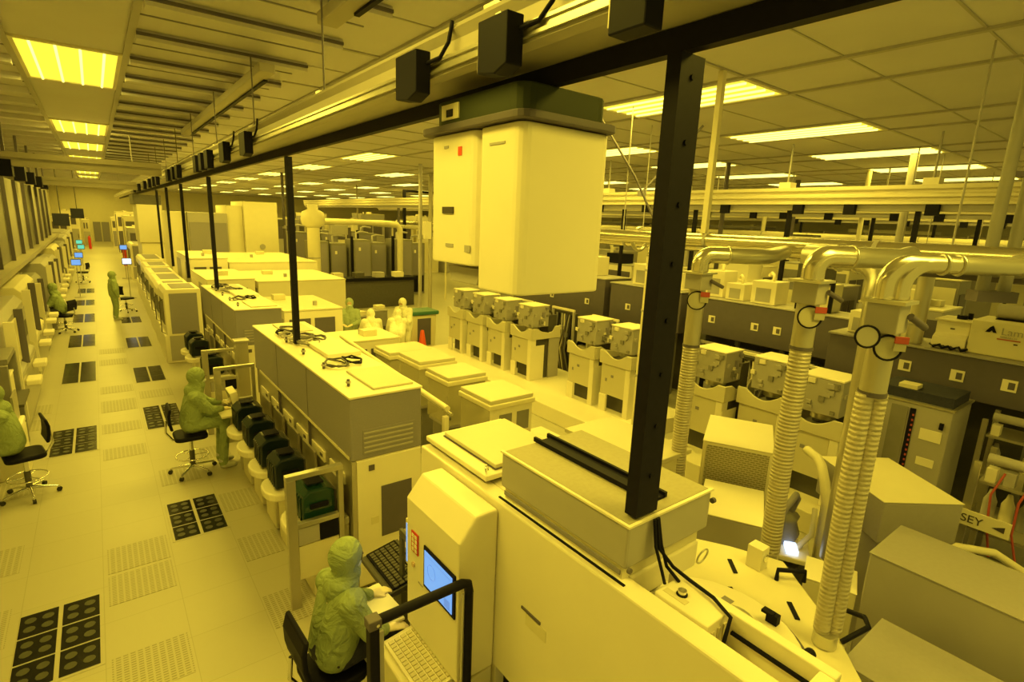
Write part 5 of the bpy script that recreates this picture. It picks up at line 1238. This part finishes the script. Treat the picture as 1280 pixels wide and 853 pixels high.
# far transport rails seen across the bays
for k, (x, zb, hh) in enumerate(((12.0,4.42,.34),(17.5,4.46,.36),(24.0,4.45,.4))):
    t = thing('far_rail', ['long bright transport rail crossing behind the thick black post, nearest of three far rails','second far transport rail, seen under the nearest one','last far transport rail near the horizon'][k], 'rail', (x,8,zb), 0, 'far transport rails')
    y0 = -.5; y1 = 40
    pr = [(x-.14,zb),(x+.2,zb),(x+.2,zb+hh),(x-.16,zb+hh),(x-.16,zb+hh*.80),(x-.10,zb+hh*.72),(x-.10,zb+hh*.60),(x-.16,zb+hh*.52),(x-.16,zb+hh*.38),(x-.10,zb+hh*.30),(x-.10,zb+hh*.18),(x-.14,zb+hh*.14)]
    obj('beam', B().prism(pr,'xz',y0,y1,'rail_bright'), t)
    obj('track', B().box(x-.05,x+.15,y0,y1,zb-.12,zb-.0005,'greige'), t)
    for q in range(7):
        yy = .8+2.6*q; obj('hanger', B().cyl((x,yy,zb+hh+.001),(x,yy,ZC-.031),.02,'greige',n=6), t)
        if k < 2: obj('hanger_plate', B().box(x-.13,x+.13,yy-.12,yy+.12,zb+hh+.001,zb+hh+.12,'cream'), t)
    for q in range(5):
        yy = 1.2+2.35*q+.3*k; obj('post', B().box(x+.02,x+.10,yy-.04,yy+.04,0,zb-.121,'black_metal'), t)
    for q in range(8):
        yy = 1.6+1.35*q+(.35 if q % 3 else 0); s = obj('sensor', B().box(x-.16,x-.051,yy-.10,yy+.10,zb-.20,zb-.003,'black'), t)
for k, (x, z, r) in enumerate(((13.6,3.35,.10),(15.2,3.55,.12),(19.5,3.6,.13),(23,3.75,.12),(29,3.85,.15))):
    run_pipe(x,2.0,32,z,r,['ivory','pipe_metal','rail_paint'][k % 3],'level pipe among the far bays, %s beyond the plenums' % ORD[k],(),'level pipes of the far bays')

# ------------------------------------------------------------------ far end of the corridor
struct('door_1', B().box(-.2,.45,74.9,74.99,0,2.1,'brown').box(.55,1.2,74.9,74.99,0,2.1,'brown'))
for k, (x0, x1, y, h) in enumerate(((-2.6,-1.5,52,2.9),(-2.4,-1.1,60,3.3),(1.5,2.6,40,2.6),(1.6,3.0,47,3.2),(1.4,2.8,55,3.4),(-1.0,-.4,66,2.5),(1.2,2.0,64,2.8))):
    machine(x0,x1,y,y+3,h,'pale cabinet near the far end of the corridor, %s toward the end wall' % ORD[k],['ivory','cream','greige','ivory','cream','white','ivory'][k],'ivory',['dark_brown','greige','brown','olive'][k % 4],300+k,'cabinets at the far end of the corridor')
for k, (x, y, z) in enumerate(((1.35,44,1.1),(-.55,62,1.0))):
    single('red_cylinder', B().cyl((x,y,0),(x,y,z),.11,'red',n=12).lathe((x,y,z+.001),[(.11,0),(.05,.10),(.03,.16),(.001,.16)],'red',12), ['red gas cylinder standing far down the corridor by the tools','red gas cylinder at the very end of the corridor'][k], 'cylinder')

# ------------------------------------------------------------------ more of the busy bays
k = 0
for x, w_, h in ((5.2,1.3,3.3),(6.9,1.2,3.8),(8.4,1.5,3.5),(10.3,1.4,3.9),(12.1,1.5,3.5),(14.0,1.6,4.0),(16,1.6,3.6),(18,1.8,4.0),(20.2,1.8,3.7),(22.4,2,4.0)):
    machine(x,x+w_,34.5+.3*(k % 2),36.5,h,'tall pale cabinet in the row closing the middle bay, %s along it' % ORD[k],['ivory','cream','greige'][k % 3],'ivory',['greige','brown','ivory'][(k+1) % 3],500+k,'tall cabinets closing the middle bay',wins=2); k += 1
k = 0
for y, d, h in ((5,3.5,4.0),(9,3.8,4.2),(13.2,4,3.9),(17.6,4,4.2),(22,4.4,4.1),(27,5,4.2)):
    machine(33,34.5,y,y+d,h,'tall cabinet in the bay closing the view beyond the far rails, %s along it' % ORD[k],['greige','ivory','brown'][k % 3],'ivory','ivory',560+k,'tall cabinets beyond the far rails',wins=2); k += 1
# dark service racks under the plenums
for k, (y, led) in enumerate(((4.3,0),(5.2,1),(6.0,0),(8.0,0),(9.8,1),(10.8,0),(12.0,0))):
    t = thing('service_rack', 'dark service rack under the brown plenums, %s from the frame edge' % ORD[k], 'rack', (9.9,y,0), 0, 'service racks under the plenums')
    h = 1.34 if y > 9.3 else 1.44 if y > 7 else 1.56
    obj('frame', B().box(9.85,9.9,y-.34,y-.29,0,h,'greige').box(9.85,9.9,y+.29,y+.34,0,h,'greige').box(9.85,9.9,y-.34,y+.34,h-.05,h,'greige'), t)
    obj('back', B().box(10.05,10.15,y-.33,y+.33,0,h-.02,'black'), t)
    for q in range(4):
        z = .2+.30*q; obj('module', B().box(9.88,10.04,y-.27+.05*(q % 2),y+.22-.1*((q+k) % 2),z,z+.2,['dark_grey','ivory','olive','greige'][(q+k) % 4]), t, .005)
    if led: obj('indicator', B().box(9.868,9.8795,y-.05,y+.04,1.16,1.21,'led_red'), t)
    obj('cable', B().tube([(9.84,y-.2,h-.1),(9.78,y-.1,h-.35),(9.80,y+.05,h-.5),(9.84,y+.2,h-.7)],.014,'ivory',6), t)
# machine frames and hoses between the towers and the plenums
for k, (x, y) in enumerate(((8.75,3.4),(8.7,4.5),(9.02,6.9),(9.02,8.2),(9.02,9.6),(9.02,11.2))):
    t = thing('gas_supply_unit', 'tangled dark gas panel behind the white towers, %s from the frame edge' % ORD[k], 'panel', (x,y,0), 0, 'gas panels behind the white towers')
    obj('frame', B().box(x-.05,x,y-.4,y-.35,0,1.75,'greige').box(x-.05,x,y+.35,y+.4,0,1.75,'greige').box(x-.05,x,y-.4,y+.4,1.751,1.80,'cream'), t)
    obj('board', B().box(x+.05,x+.12,y-.38,y+.38,.1,1.7,'dark_grey'), t)
    rnd = random.Random(70+k)
    for q in range(7):
        a = y-.32+.09*q; obj('hose', B().tube([(x+.02,a,.2),(x-.06-.08*rnd.random(),a+.08*rnd.random(),.8),(x-.05-.1*rnd.random(),a-.1*rnd.random(),1.2),(x+.02,a+.05,1.65)],.022,['black','olive','dark_brown','ivory','greige'][q % 5],6), t)
    for q in range(4): obj('valve', B().box(x-.06,x+.04,y-.3+.16*q,y-.22+.16*q,.9+.18*(q % 3),1.0+.18*(q % 3),['ivory','greige','cream','olive'][q]), t)
# slim posts and drop pipes in the far bays
k = 0
for x, y in ((12.45,9.6),(14.3,8.9),(14.7,4.6),(15.6,11.5),(17.8,6.6),(19.9,9.6),(19.1,14.2),(22.6,8.0),(23.2,12.4),(24.8,17.5),(9.2,17.5),(11.2,20.4),(13.2,22.5),(7.2,27.5),(9.0,32.5),(12.8,32.5)):
    t = thing('drop_pipe', 'slim vertical drop pipe in the far bays, %s of those from the plenums outward' % ORD[k], 'pipe', (x,y,0), 0, 'drop pipes in the far bays')
    m = ['ivory','dark_brown','greige','rail_paint'][k % 4]
    obj('pipe', B().cyl((x,y,0),(x,y,ZC-.031),.045+.02*(k % 3),m,n=10), t); obj('joint', B().cyl((x,y,3.1),(x,y,3.25),.08+.02*(k % 3),'greige',n=10), t)
    if k % 2: obj('side_box', B().box(x-.35,x-.07,y-.2,y+.2,2.9+.1*(k % 5),3.4+.1*(k % 4),['ivory','dark_grey','cream'][k % 3]), t)
    k += 1
# things standing on the far cabinets and cream blocks
spots = [(13.1,3.7,2.505),(13.0,5.6,2.755),(13.1,7.5,2.605),(13.2,9.3,2.805),(13.0,11.5,2.705),(13.1,14,2.505),(16.5,4.6,2.905),(16.6,7.0,3.005),(16.5,9.4,2.805),(16.6,12.2,3.105),(21.1,6.2,3.105),(21,9.6,3.205),(21.2,12.7,3.005)]
for k, (x, y, z) in enumerate(spots):
    t = thing('roof_unit', 'small unit standing on a far bay cabinet, %s in order of distance' % ORD[k], 'unit', (x,y,z), 0, 'small units on the far bay cabinets')
    w_ = .22+.06*(k % 3)
    obj('case', B().box(x-w_,x+w_,y-w_*1.3,y+w_*.9,z,z+.30+.1*(k % 4),['ivory','dark_grey','cream','greige','black'][k % 5]), t, .01)
    obj('spout', B().tube([(x,y+w_*1.1,z),(x,y+w_*1.1,z+.45),(x+.1,y+w_*1.6,z+.55),(x+.3,y+w_*2,z+.55)],.05,['ivory','greige'][k % 2],8), t)
